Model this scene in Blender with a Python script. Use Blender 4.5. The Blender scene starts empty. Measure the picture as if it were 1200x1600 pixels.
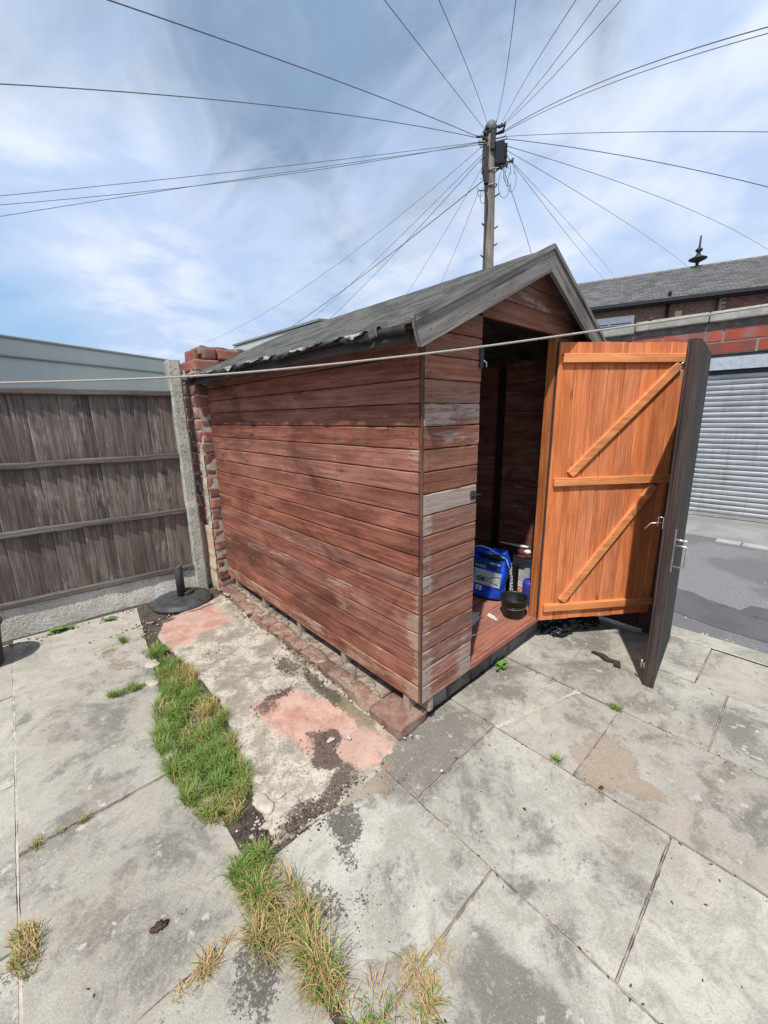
import bpy, bmesh, math, random
from mathutils import Vector, Matrix, noise
random.seed(7)
sc = bpy.context.scene
COL = sc.collection
R = math.radians
G = -0.15                      # patio level (z = 0 is the underside of the shed walls)

# ------------------------------------------------------------------ camera
cam_d = bpy.data.cameras.new("camera")
cam = bpy.data.objects.new("camera", cam_d); COL.objects.link(cam)
cam_d.sensor_fit = 'HORIZONTAL'; cam_d.sensor_width = 36; cam_d.lens = 18.73
cam_d.clip_start = 0.02; cam_d.clip_end = 2000
cam.matrix_world = (Matrix.Translation((-1.3235, -1.1973, 1.4440)) @ Matrix.Rotation(-0.73997, 4, 'Z')
                    @ Matrix.Rotation(1.33647, 4, 'X') @ Matrix.Rotation(-0.01777, 4, 'Z'))
sc.camera = cam

# ------------------------------------------------------------------ light
SUN_EL = R(60); SUN_AZ = R(28)                      # light travels towards +X/+Y
ldir = Vector((math.cos(SUN_AZ)*math.cos(SUN_EL), math.sin(SUN_AZ)*math.cos(SUN_EL), -math.sin(SUN_EL)))
sd = bpy.data.lights.new("sun", 'SUN'); sd.energy = 4.1; sd.angle = R(1.1); sd.color = (1.0, 0.95, 0.87)
sun = bpy.data.objects.new("sun", sd); COL.objects.link(sun)
sun.rotation_euler = ldir.to_track_quat('-Z', 'Y').to_euler(); sun.location = (-4, -4, 8)
sc.view_settings.view_transform = 'Standard'; sc.view_settings.look = 'None'
sc.view_settings.exposure = 0.32; sc.view_settings.gamma = 1

# ------------------------------------------------------------------ node helper
class NT:
    def __init__(s, tree): s.t = tree; s.n = tree.nodes; s.l = tree.links
    def node(s, typ, **kw):
        nd = s.n.new(typ)
        for k, v in kw.items(): setattr(nd, k, v)
        return nd
    def put(s, sock, v):
        if isinstance(v, bpy.types.NodeSocket): s.l.new(v, sock)
        elif v is not None:
            if hasattr(sock, 'default_value'):
                try: sock.default_value = v
                except Exception:
                    sock.default_value = (v[0], v[1], v[2], 1) if hasattr(v, '__len__') else (v, v, v)
    def math(s, op, a, b=None, c=None, clamp=False):
        nd = s.node('ShaderNodeMath', operation=op, use_clamp=clamp)
        s.put(nd.inputs[0], a)
        if b is not None: s.put(nd.inputs[1], b)
        if c is not None: s.put(nd.inputs[2], c)
        return nd.outputs[0]
    def vmath(s, op, a, b=None):
        nd = s.node('ShaderNodeVectorMath', operation=op)
        s.put(nd.inputs[0], a)
        if b is not None: s.put(nd.inputs[1], b)
        return nd.outputs['Value'] if op in ('DOT_PRODUCT', 'LENGTH', 'DISTANCE') else nd.outputs[0]
    def scale(s, v, sc3, off=(0, 0, 0)):
        nd = s.node('ShaderNodeMapping'); s.put(nd.inputs['Vector'], v)
        nd.inputs['Scale'].default_value = sc3
        s.put(nd.inputs['Location'], off) ; return nd.outputs[0]
    def noise(s, v, sc_, det=4, rough=0.55, dist=0.0):
        nd = s.node('ShaderNodeTexNoise'); s.put(nd.inputs['Vector'], v)
        nd.inputs['Scale'].default_value = sc_; nd.inputs['Detail'].default_value = det
        nd.inputs['Roughness'].default_value = rough; nd.inputs['Distortion'].default_value = dist
        return nd.outputs[0]
    def ramp(s, v, lo, hi, a=0.0, b=1.0):
        nd = s.node('ShaderNodeMapRange', clamp=True); nd.interpolation_type = 'SMOOTHSTEP'
        s.put(nd.inputs[0], v); nd.inputs[1].default_value = lo; nd.inputs[2].default_value = hi
        nd.inputs[3].default_value = a; nd.inputs[4].default_value = b
        return nd.outputs[0]
    def mix(s, f, a, b, bt='MIX'):
        nd = s.node('ShaderNodeMix', data_type='RGBA', blend_type=bt)
        s.put(nd.inputs[0], f); s.put(nd.inputs[6], c4(a)); s.put(nd.inputs[7], c4(b))
        return nd.outputs[2]
    def attr(s, name, out='Fac'):
        nd = s.node('ShaderNodeAttribute', attribute_name=name); return nd.outputs[out]
    def island(s):
        return s.node('ShaderNodeNewGeometry').outputs['Random Per Island']
    def obj(s): return s.node('ShaderNodeTexCoord').outputs['Object']
    def pos(s): return s.node('ShaderNodeNewGeometry').outputs['Position']
    def bump(s, h, st=0.3, d=0.01):
        nd = s.node('ShaderNodeBump'); nd.inputs['Strength'].default_value = st
        nd.inputs['Distance'].default_value = d; s.put(nd.inputs['Height'], h); return nd.outputs[0]

def c4(c):
    if isinstance(c, bpy.types.NodeSocket): return c
    return (c[0], c[1], c[2], 1.0)

def new_mat(name):
    m = bpy.data.materials.new(name); m.use_nodes = True
    t = NT(m.node_tree); b = m.node_tree.nodes['Principled BSDF']
    return m, t, b

def finish(t, b, col, rough=0.8, bump=None, spec=0.3, metal=0.0):
    t.put(b.inputs['Base Color'], c4(col)); t.put(b.inputs['Roughness'], rough)
    b.inputs['Specular IOR Level'].default_value = spec; b.inputs['Metallic'].default_value = metal
    if bump is not None: t.put(b.inputs['Normal'], bump)

# ------------------------------------------------------------------ sky
world = bpy.data.worlds.new("World"); sc.world = world; world.use_nodes = True
wt = NT(world.node_tree)
bg = world.node_tree.nodes['Background']
sky = wt.node('ShaderNodeTexSky', sky_type='NISHITA', sun_disc=False)
sky.sun_elevation = SUN_EL; sky.sun_rotation = R(90) - (SUN_AZ + R(180))
sky.air_density = 1.2; sky.dust_density = 1.0; sky.ozone_density = 1.5
D = wt.node('ShaderNodeTexCoord').outputs['Generated']
sep = wt.node('ShaderNodeSeparateXYZ'); wt.put(sep.inputs[0], D)
zz = wt.math('MAXIMUM', wt.math('ADD', sep.outputs[2], 0.22), 0.05)
cmb = wt.node('ShaderNodeCombineXYZ')
wt.put(cmb.inputs[0], wt.math('DIVIDE', sep.outputs[0], zz)); wt.put(cmb.inputs[1], wt.math('DIVIDE', sep.outputs[1], zz))
P2 = wt.scale(cmb.outputs[0], (1, 1, 1), (3.1, 1.7, 0.4))
n1 = wt.noise(P2, 1.1, 6, 0.5, 0.5)
n2 = wt.noise(P2, 3.4, 6, 0.52, 0.3)
n3 = wt.noise(wt.scale(cmb.outputs[0], (1.6, 0.8, 1), (9.3, 4.2, 1.0)), 2.1, 8, 0.58, 0.9)
def lobe(d, inner, outer):
    d = Vector(d).normalized()
    return wt.ramp(wt.vmath('DOT_PRODUCT', wt.vmath('NORMALIZE', D), tuple(d)), math.cos(R(outer)), math.cos(R(inner)))
def add(*a):
    r = a[0]
    for x in a[1:]: r = wt.math('ADD', r, x)
    return r
def mul(a, k): return wt.math('MULTIPLY', a, k)
blue = add(mul(lobe((-0.08, 0.97, 0.19), 3, 21), 0.75), mul(lobe((0.47, 0.85, 0.23), 3, 16), 0.42),
           mul(lobe((0.93, 0.22, 0.3), 3, 13), 0.22), mul(lobe((0.45, 0.62, 0.64), 2, 12), 0.32), mul(lobe((0.10, 0.84, 0.53), 3, 24), -0.4),
           mul(wt.math('SUBTRACT', n1, 0.5), 1.0), mul(wt.math('SUBTRACT', n2, 0.5), 0.6))
bluef = wt.ramp(blue, 0.08, 0.85)
dark = add(mul(lobe((0.08, 0.86, 0.50), 0, 34), -0.5), mul(lobe((0.40, 0.66, 0.64), 0, 36), 0.75), mul(lobe((0.25, 0.50, 0.83), 0, 38), 0.45), mul(lobe((0.55, 0.3, 0.8), 2, 26), 0.35), mul(lobe((0.42, 0.72, 0.55), 1, 14), 0.4),
           mul(wt.math('SUBTRACT', n3, 0.5), 2.4), mul(wt.math('SUBTRACT', n2, 0.5), 2.0))
darkf = wt.ramp(dark, -0.15, 1.75)
cloud = wt.mix(wt.ramp(n2, 0.35, 0.65), (4.4, 5.5, 7.6), (6.7, 7.35, 8.6))
cloud = wt.mix(darkf, cloud, (2.1, 3.0, 4.4))
skyc = wt.mix(0.6, sky.outputs[0], (2.9, 5.0, 8.2))
col = wt.mix(bluef, cloud, skyc)
wt.put(bg.inputs[0], col); bg.inputs[1].default_value = 0.1

# ------------------------------------------------------------------ object helpers
def children(o): return [c for c in bpy.data.objects if c.parent == o]
def tag(o, label, cat, group=None):
    o['label'] = label; o['category'] = cat
    if group: o['group'] = group
    return o
def thing(name, label, cat, loc=(0, 0, 0), rz=0.0, group=None):
    o = bpy.data.objects.new(name, None); COL.objects.link(o); o.empty_display_size = 0.1
    o.location = loc; o.rotation_euler = (0, 0, rz); return tag(o, label, cat, group)
def kind(o, k): o['kind'] = k; return o

class MB:
    def __init__(s): s.v = []; s.f = []; s.sm = []
    def add(s, vs, fs, smooth=False):
        b = len(s.v); s.v += [tuple(v) for v in vs]
        for f in fs: s.f.append(tuple(i+b for i in f)); s.sm.append(smooth)
    def box(s, c, d, rot=None):
        hx, hy, hz = d[0]/2, d[1]/2, d[2]/2
        vs = [Vector((x, y, z)) for x in (-hx, hx) for y in (-hy, hy) for z in (-hz, hz)]
        if rot is not None: vs = [rot @ v for v in vs]
        vs = [v + Vector(c) for v in vs]
        s.add(vs, [(0, 1, 3, 2), (4, 6, 7, 5), (0, 4, 5, 1), (2, 3, 7, 6), (0, 2, 6, 4), (1, 5, 7, 3)])
    def bb(s, x0, x1, y0, y1, z0, z1): s.box(((x0+x1)/2, (y0+y1)/2, (z0+z1)/2), (x1-x0, y1-y0, z1-z0))
    def prism(s, poly, off):
        """poly: list of 3D points (planar), extruded by vector off"""
        n = len(poly); off = Vector(off); p = [Vector(a) for a in poly]
        nrm = Vector((0, 0, 0))
        for i in range(n): nrm += p[i].cross(p[(i+1) % n])
        if nrm.dot(off) > 0: p = p[::-1]
        vs = p + [a + off for a in p]
        fs = [tuple(range(n)), tuple(range(2*n-1, n-1, -1))] + [(i, i+n, (i+1) % n + n, (i+1) % n) for i in range(n)]
        fs = [fs[0], fs[1]] + [f[::-1] for f in fs[2:]]
        s.add(vs, [f[::-1] for f in fs])
    def plank(s, o, L, H, T, ln, h, t, seg=6, jit=0.001, ch=0.003):
        o, L, H, T = Vector(o), Vector(L).normalized(), Vector(H).normalized(), Vector(T).normalized()
        prof = [(0, 0), (0, t-ch), (ch*1.3, t), (h-ch*1.3, t), (h, t-ch), (h, 0)]
        ph = random.uniform(0, 50); vs = []; fs = []
        for i in range(seg+1):
            a = noise.noise((i*0.7+ph, 0.3, 0)); b = noise.noise((i*0.7+ph, 7.3, 0))
            for (u, w) in prof:
                vs.append(o + L*(ln*i/seg) + H*(u + a*jit*2) + T*(w + (b*jit*2 if w > 0 else 0)))
        k = len(prof); flip = L.cross(H).dot(T) < 0
        for i in range(seg):
            for j in range(k):
                q = (i*k+j, i*k+(j+1) % k, (i+1)*k+(j+1) % k, (i+1)*k+j)
                fs.append(q if not flip else q[::-1])
        e0 = tuple(range(k-1, -1, -1)); e1 = tuple(range(seg*k, seg*k+k))
        fs += [e0, e1] if not flip else [e0[::-1], e1[::-1]]
        s.add(vs, fs)
    def tube(s, pts, r, n=8, cap=True):
        pts = [Vector(p) for p in pts]; m = len(pts); rs = r if hasattr(r, '__len__') else [r]*m
        vs = []; fs = []; ref = Vector((0, 0, 1)); prev = None
        for i in range(m):
            t = (pts[min(i+1, m-1)] - pts[max(i-1, 0)]).normalized()
            a = ref if abs(t.dot(ref)) < 0.95 else Vector((1, 0, 0))
            x = t.cross(a).normalized() if prev is None else (prev - t*prev.dot(t)).normalized()
            prev = x; y = t.cross(x)
            for j in range(n):
                an = 2*math.pi*j/n; vs.append(pts[i] + (x*math.cos(an) + y*math.sin(an))*rs[i])
        for i in range(m-1):
            for j in range(n):
                fs.append((i*n+j, i*n+(j+1) % n, (i+1)*n+(j+1) % n, (i+1)*n+j))
        if cap: fs += [tuple(range(n-1, -1, -1)), tuple(range((m-1)*n, m*n))]
        s.add(vs, fs, True)
    def lathe(s, prof, c=(0, 0, 0), n=32, close=False):
        vs = []; fs = []; m = len(prof)
        for (r, z) in prof:
            for j in range(n):
                a = 2*math.pi*j/n; vs.append((c[0]+r*math.cos(a), c[1]+r*math.sin(a), c[2]+z))
        for i in range(m-1):
            for j in range(n): fs.append((i*n+j, i*n+(j+1) % n, (i+1)*n+(j+1) % n, (i+1)*n+j))
        fs.append(tuple(range(n-1, -1, -1))); fs.append(tuple(range((m-1)*n, m*n)))
        s.add(vs, fs, True)
    def blob(s, c, r, seed=0, amp=0.35, sub=3, freq=1.5, rot=0.0):
        bm = bmesh.new(); bmesh.ops.create_icosphere(bm, subdivisions=sub, radius=1)
        vs = []
        cr, sr = math.cos(rot), math.sin(rot)
        for v in bm.verts:
            k = 1 + amp*noise.noise(v.co*freq + Vector((seed*7.1, seed*3.3, seed)))
            x, y, z = v.co.x*r[0]*k, v.co.y*r[1]*k, v.co.z*r[2]*k
            vs.append((c[0]+x*cr-y*sr, c[1]+x*sr+y*cr, c[2]+z))
        fs = [tuple(v.index for v in f.verts) for f in bm.faces]; bm.free(); s.add(vs, fs, True)
    def build(s, name, m, parent=None, bevel=0.0, attrs=None):
        me = bpy.data.meshes.new(name); me.from_pydata(s.v, [], s.f); me.update()
        me.polygons.foreach_set('use_smooth', s.sm)
        if m is not None: me.materials.append(m)
        o = bpy.data.objects.new(name, me); COL.objects.link(o)
        if parent is not None: o.parent = parent
        if bevel:
            b = o.modifiers.new('bevel', 'BEVEL'); b.width = bevel; b.segments = 2; b.limit_method = 'ANGLE'
            b.angle_limit = R(50); b.harden_normals = False
        return o

# ------------------------------------------------------------------ materials
def wood(name, axis, base, base2, wear, wear_amt, grain=1.0, rough=0.75, bump=0.45, knots=True, isl=0.25, wear_lo=0.55, streak=0.5, big=0.0, satv=0.1):
    m, t, b = new_mat(name)
    isr = t.island()
    P = t.obj()
    off = t.node('ShaderNodeCombineXYZ'); t.put(off.inputs[0], t.math('MULTIPLY', isr, 37.0)); t.put(off.inputs[1], t.math('MULTIPLY', isr, 91.0)); t.put(off.inputs[2], t.math('MULTIPLY', isr, 53.0))
    Q = t.vmath('ADD', P, off.outputs[0])
    def S(a, c): return {'x': (a, c, c), 'y': (c, a, c), 'z': (c, c, a)}[axis]
    g1 = t.noise(t.scale(Q, S(1.6, 30)), 1.0*grain, 5, 0.62, 0.8)
    g2 = t.noise(t.scale(Q, S(5, 190)), 1.0, 4, 0.65, 0.3)
    g3 = t.noise(t.scale(Q, S(1.1, 6)), 1.6, 5, 0.6, 0.4)
    g4 = t.noise(t.scale(Q, S(2.5, 75)), 1.0, 5, 0.7, 0.8)
    col = t.mix(t.ramp(g1, 0.36, 0.64), base, base2)
    col = t.mix(t.ramp(g3, 0.42, 0.66, 0.0, 0.5), col, tuple(x*0.5 for x in base))
    col = t.mix(t.math('MULTIPLY', t.ramp(g2, 0.5, 0.66), streak*0.7), col, tuple(x*0.42 for x in base))
    col = t.mix(t.math('MULTIPLY', t.ramp(g4, 0.55, 0.64), streak), col, tuple(x*0.36 for x in base))
    col = t.mix(t.math('MULTIPLY', t.ramp(g4, 0.45, 0.36), 0.35), col, tuple(min(1, x*1.5) for x in base2))
    if big:
        lb = t.noise(t.scale(P, S(1.0, 2.6)), 1.6, 6, 0.62, 0.8)
        col = t.mix(t.ramp(lb, 0.5, 0.66, 0.0, big), col, tuple(x*0.5 for x in base))
        col = t.mix(t.ramp(lb, 0.46, 0.34, 0.0, big*0.6), col, tuple(min(1, x*1.35) for x in base2))
    hsv = t.node('ShaderNodeHueSaturation'); t.put(hsv.inputs['Value'], t.math('ADD', t.math('MULTIPLY', isr, isl*2), 1-isl))
    t.put(hsv.inputs['Saturation'], t.math('ADD', t.math('MULTIPLY', t.math('FRACT', t.math('MULTIPLY', isr, 17.0)), satv*2), 1-satv))
    t.put(hsv.inputs['Color'], col); col = hsv.outputs[0]
    h = t.math('ADD', t.math('MULTIPLY', g1, 0.6), t.math('ADD', t.math('MULTIPLY', g2, 0.5), t.math('MULTIPLY', g4, 0.7)))
    if wear_amt > 0:
        w1 = t.noise(t.scale(Q, S(4, 42)), 1.0, 7, 0.75, 0.5)
        w2 = t.noise(P, 2.6, 5, 0.65)
        w3 = t.noise(t.scale(Q, S(14, 170)), 1.0, 4, 0.7)
        ir = t.math('MULTIPLY', t.math('SUBTRACT', t.math('FRACT', t.math('MULTIPLY', isr, 7.31)), 0.5), 0.16)
        wa = t.attr('wear')
        sm = t.math('ADD', t.math('ADD', t.math('ADD', t.math('MULTIPLY', w1, 0.6), t.math('MULTIPLY', w2, 0.4)), ir), t.math('ADD', t.math('MULTIPLY', wa, 0.24), t.math('MULTIPLY', w3, 0.2)))
        mask = t.ramp(sm, wear_lo+0.07, wear_lo+0.16)
        col = t.mix(t.math('MULTIPLY', mask, wear_amt), col, wear)
        col = t.mix(t.math('MULTIPLY', t.math('MULTIPLY', mask, t.ramp(g2, 0.48, 0.6)), 0.55), col, tuple(x*0.45 for x in wear))
        h = t.math('SUBTRACT', h, t.math('MULTIPLY', mask, 0.3))
    if knots:
        vo = t.node('ShaderNodeTexVoronoi', feature='F1'); vo.inputs['Scale'].default_value = 1.0
        t.put(vo.inputs['Vector'], t.scale(Q, S(2.4, 8)))
        kn = t.ramp(vo.outputs['Distance'], 0.05, 0.10, 1.0, 0.0)
        col = t.mix(t.math('MULTIPLY', kn, 0.7), col, tuple(x*0.28 for x in base))
        kr = t.ramp(vo.outputs['Distance'], 0.10, 0.22, 1.0, 0.0)
        col = t.mix(t.math('MULTIPLY', kr, 0.25), col, tuple(x*0.5 for x in base))
    col = t.mix(t.math('MULTIPLY', t.attr('nail'), 0.9), col, (0.02, 0.017, 0.015))
    finish(t, b, col, rough, t.bump(h, bump, 0.006))
    return m

RED1, RED2 = (0.185, 0.063, 0.042), (0.295, 0.122, 0.084)
M = {}
M['red_y'] = wood('stained_boards_side', 'y', RED1, RED2, (0.46, 0.32, 0.235), 0.62, wear_lo=0.63, isl=0.13, big=0.75, satv=.06, streak=.5)
M['red_x'] = wood('stained_boards_front', 'x', (0.20, 0.082, 0.055), (0.29, 0.145, 0.10), (0.44, 0.365, 0.325), 0.7, wear_lo=0.62, isl=0.15, big=.3, satv=.1)
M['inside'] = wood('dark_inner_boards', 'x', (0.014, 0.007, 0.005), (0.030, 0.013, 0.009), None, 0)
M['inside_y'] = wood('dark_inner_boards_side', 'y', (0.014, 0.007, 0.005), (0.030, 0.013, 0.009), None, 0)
M['floorw'] = wood('floor_boards', 'x', (0.27, 0.115, 0.085), (0.34, 0.16, 0.12), (0.62, 0.56, 0.5), 0.5, wear_lo=0.74, knots=False)
M['orange_z'] = wood('fresh_orange_boards', 'z', (0.60, 0.175, 0.062), (0.70, 0.245, 0.10), None, 0, isl=0.07, knots=True, streak=.35, satv=.03)
M['orange_x'] = wood('fresh_orange_ledge', 'x', (0.66, 0.245, 0.095), (0.76, 0.32, 0.135), None, 0, isl=0.04, knots=False, streak=.25, satv=.03)
M['grey_x'] = wood('weathered_grey_board', 'x', (0.16, 0.145, 0.128), (0.27, 0.248, 0.222), (0.42, 0.40, 0.37), 0.6, wear_lo=0.63, isl=0.1, streak=.7)
M['fence_z'] = wood('weathered_fence_board', 'z', (0.115, 0.091, 0.079), (0.215, 0.180, 0.160), (0.39, 0.355, 0.325), 0.7, wear_lo=0.60, isl=0.26, big=.4, streak=.7)
M['fence_x'] = wood('weathered_fence_rail', 'x', (0.085, 0.074, 0.067), (0.15, 0.134, 0.122), (0.27, 0.25, 0.23), 0.5, wear_lo=0.64)
M['gate'] = wood('dark_brown_gate', 'z', (0.050, 0.034, 0.031), (0.075, 0.054, 0.048), (0.17, 0.135, 0.11), 0.6, wear_lo=0.70, knots=False)
M['gate_green'] = wood('dark_green_brown_gate', 'z', (0.036, 0.034, 0.031), (0.055, 0.052, 0.047), (0.14, 0.11, 0.095), 0.5, wear_lo=0.74, knots=False)
M['gate_red'] = wood('dark_red_gate', 'z', (0.05, 0.022, 0.018), (0.075, 0.032, 0.027), None, 0, knots=False)
M['bearer'] = wood('pale_timber', 'x', (0.32, 0.25, 0.18), (0.42, 0.33, 0.24), (0.5, 0.45, 0.38), 0.4, wear_lo=0.68, knots=False)
M['polewood'] = wood('pole_timber', 'z', (0.16, 0.135, 0.115), (0.26, 0.235, 0.205), None, 0, knots=False)
M['old_dark'] = wood('old_dark_eave', 'y', (0.035, 0.030, 0.030), (0.07, 0.062, 0.06), (0.35, 0.33, 0.31), 0.5, wear_lo=0.74, knots=False)

def rough_mat(name, c1, c2, c3=None, s1=6.0, s2=60.0, bump=0.3, rough=0.9, isl=0.0, lo=0.4, hi=0.62, bd=0.006):
    m, t, b = new_mat(name); P = t.obj()
    a = t.noise(P, s1, 6, 0.6, 0.3); f = t.noise(P, s2, 4, 0.7)
    col = t.mix(t.ramp(a, lo, hi), c1, c2)
    if c3: col = t.mix(t.ramp(f, 0.5, 0.72), col, c3)
    if isl:
        isr = t.island(); hsv = t.node('ShaderNodeHueSaturation')
        t.put(hsv.inputs['Value'], t.math('ADD', t.math('MULTIPLY', isr, isl*2), 1-isl)); t.put(hsv.inputs['Color'], col)
        t.put(hsv.inputs['Hue'], t.math('ADD', t.math('MULTIPLY', t.math('FRACT', t.math('MULTIPLY', isr, 13.7)), 0.02), 0.49))
        col = hsv.outputs[0]
    finish(t, b, col, rough, t.bump(t.math('ADD', t.math('MULTIPLY', a, 0.5), f), bump, bd))
    return m
def plain(name, c, rough=0.5, spec=0.4, metal=0.0, var=0.12, s=18.0, bump=0.05):
    m, t, b = new_mat(name); P = t.obj(); a = t.noise(P, s, 5, 0.65)
    col = t.mix(t.ramp(a, 0.35, 0.7), tuple(x*(1-var) for x in c), tuple(min(1, x*(1+var)) for x in c))
    finish(t, b, col, t.ramp(a, 0.3, 0.7, rough-0.08, min(1, rough+0.1)), t.bump(a, bump, 0.004), spec, metal)
    return m

M['concrete'] = rough_mat('rough_concrete', (0.30, 0.29, 0.26), (0.42, 0.41, 0.375), (0.19, 0.18, 0.165), 5, 55, 0.6)
M['post'] = rough_mat('pitted_concrete', (0.36, 0.355, 0.31), (0.45, 0.445, 0.40), (0.15, 0.145, 0.13), 4, 38, 0.9, bd=0.012)
M['gravel_board'] = rough_mat('whitewashed_concrete', (0.48, 0.46, 0.41), (0.62, 0.60, 0.545), (0.26, 0.245, 0.215), 5, 45, 0.9, bd=0.012)
M['brick'] = rough_mat('old_red_brick', (0.25, 0.085, 0.065), (0.19, 0.105, 0.085), (0.20, 0.12, 0.10), 9, 70, 0.6, isl=0.35)
M['brick_dull'] = rough_mat('dull_brick', (0.20, 0.105, 0.078), (0.27, 0.185, 0.145), (0.13, 0.095, 0.075), 13, 60, 0.8, isl=0.25, bd=0.01)
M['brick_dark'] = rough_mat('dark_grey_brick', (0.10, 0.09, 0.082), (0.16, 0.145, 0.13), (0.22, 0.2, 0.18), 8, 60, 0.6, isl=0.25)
M['mortar'] = rough_mat('lime_mortar', (0.38, 0.33, 0.27), (0.50, 0.45, 0.38), (0.25, 0.22, 0.19), 12, 90, 0.6)
M['render_tan'] = rough_mat('tan_render', (0.52, 0.38, 0.26), (0.60, 0.47, 0.34), (0.42, 0.33, 0.25), 6, 60, 0.4)
M['rubble'] = rough_mat('earth_and_mortar', (0.16, 0.12, 0.095), (0.36, 0.30, 0.24), (0.42, 0.38, 0.32), 11, 70, 0.9, bd=0.012, lo=0.38, hi=0.6)
M['soil'] = rough_mat('dark_soil', (0.055, 0.042, 0.034), (0.10, 0.08, 0.066), (0.17, 0.15, 0.13), 14, 110, 0.9, bd=0.01)
M['asphalt'] = rough_mat('grey_asphalt', (0.135, 0.136, 0.140), (0.185, 0.186, 0.190), (0.08, 0.08, 0.082), 0.9, 55, 0.4, lo=0.45, hi=0.55)
M['strip'] = rough_mat('mossy_concrete_strip', (0.25, 0.25, 0.20), (0.36, 0.345, 0.29), (0.42, 0.40, 0.36), 4, 50, 0.5)
M['apron'] = rough_mat('concrete_apron', (0.20, 0.20, 0.195), (0.27, 0.268, 0.26), None, 1.5, 60, 0.4)
M['kerbwhite'] = rough_mat('pale_kerb', (0.28, 0.275, 0.265), (0.36, 0.35, 0.34), None, 5, 60, 0.3)
M['felt'] = rough_mat('mineral_roof_felt', (0.050, 0.050, 0.046), (0.105, 0.105, 0.097), (0.18, 0.18, 0.165), 7, 90, 1.0, bd=0.012, lo=.42, hi=.58)
M['felt_torn'] = rough_mat('torn_felt_backing', (0.11, 0.105, 0.10), (0.36, 0.35, 0.33), (0.10, 0.095, 0.09), 22, 80, 0.9, lo=0.44, hi=0.54)
M['black_felt'] = plain('black_felt_edge', (0.035, 0.034, 0.034), 0.85, 0.2, var=0.4)
M['stone'] = rough_mat('pale_stone', (0.34, 0.295, 0.245), (0.46, 0.41, 0.35), None, 12, 60, 0.5, isl=0.15)
M['slate'] = None
M['steel'] = plain('galvanised_steel', (0.55, 0.55, 0.53), 0.35, 0.5, 0.9)
M['darksteel'] = plain('dark_iron', (0.045, 0.045, 0.048), 0.5, 0.4, 0.3)
M['dark_plastic'] = plain('weathered_black_plastic', (0.048, 0.052, 0.055), 0.5, 0.35, var=0.3)
M['black_plastic'] = plain('black_plastic', (0.014, 0.015, 0.015), 0.42, 0.4)
M['binbag'] = plain('black_bin_bag', (0.018, 0.02, 0.023), 0.28, 0.5, s=9)
M['blue'] = plain('blue_plastic_bag', (0.008, 0.075, 0.62), 0.28, 0.5, var=0.35, s=9)
M['navy'] = plain('dark_blue_print', (0.012, 0.045, 0.19), 0.3, 0.5, var=0.3)
M['purple'] = plain('indigo_plastic', (0.045, 0.045, 0.32), 0.4, 0.4)
M['labelgrey'] = plain('pale_grey_green_print', (0.36, 0.42, 0.40), 0.4, 0.4, var=0.2, s=40)
M['labelgreen'] = plain('muted_green_print', (0.16, 0.24, 0.17), 0.45, 0.3)
M['white'] = plain('white_paper', (0.75, 0.75, 0.73), 0.6, 0.3)
M['ink'] = plain('black_ink', (0.012, 0.013, 0.015), 0.5, 0.3)
M['cardgrey'] = plain('pale_grey_carton', (0.62, 0.62, 0.64), 0.6, 0.3, var=0.1)
M['maroon'] = plain('maroon_cloth', (0.10, 0.03, 0.03), 0.85, 0.2, var=0.4)
M['paint'] = plain('flaked_white_paint', (0.62, 0.59, 0.52), 0.7, 0.3, var=0.2, s=60)
M['rope'] = plain('washing_line', (0.33, 0.30, 0.27), 0.6, 0.3, s=120)
M['cable'] = plain('telephone_cable', (0.15, 0.16, 0.18), 0.6, 0.3)
M['cable_bk'] = plain('black_cable', (0.02, 0.02, 0.022), 0.5, 0.4)
M['navybox'] = plain('navy_blue_junction_box', (0.006, 0.007, 0.016), 0.4, 0.4)
M['pipe'] = plain('black_downpipe', (0.025, 0.026, 0.028), 0.4, 0.4)
M['upvc'] = plain('white_window_frame', (0.78, 0.79, 0.8), 0.35, 0.4)
M['glass'] = plain('dark_window_glass', (0.02, 0.025, 0.03), 0.08, 0.6)
M['leaf'] = rough_mat('weed_leaf', (0.075, 0.15, 0.03), (0.13, 0.23, 0.055), None, 20, 80, 0.3, isl=0.25, rough=0.6)
M['leafbrown'] = plain('dead_leaf', (0.07, 0.045, 0.03), 0.8, 0.2, var=0.3)
M['bark'] = plain('dark_bark', (0.05, 0.043, 0.038), 0.9, 0.2, var=0.4)
M['corner'] = wood('corner_timber', 'z', (0.085, 0.045, 0.034), (0.15, 0.09, 0.07), (0.42, 0.36, 0.31), 0.6, wear_lo=0.64, knots=False)
M['jamb'] = wood('jamb_timber', 'z', (0.30, 0.105, 0.045), (0.44, 0.17, 0.075), None, 0, knots=False)

def painted_block():
    m, t, b = new_mat('red_painted_blocks'); P = t.obj()
    a = t.noise(P, 3.0, 5, 0.6, 0.4); f = t.noise(P, 30, 4, 0.7)
    col = t.mix(t.ramp(a, 0.42, 0.62), (0.36, 0.07, 0.045), (0.20, 0.085, 0.075))
    col = t.mix(t.ramp(t.noise(P, 1.3, 4, .6), 0.52, 0.66, 0, 0.7), col, (0.21, 0.19, 0.175))
    hsv = t.node('ShaderNodeHueSaturation'); t.put(hsv.inputs['Value'], t.math('ADD', t.math('MULTIPLY', t.island(), 0.5), 0.7)); t.put(hsv.inputs['Color'], col)
    finish(t, b, hsv.outputs[0], 0.85, t.bump(f, 0.4)); return m
M['block'] = painted_block()

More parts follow.
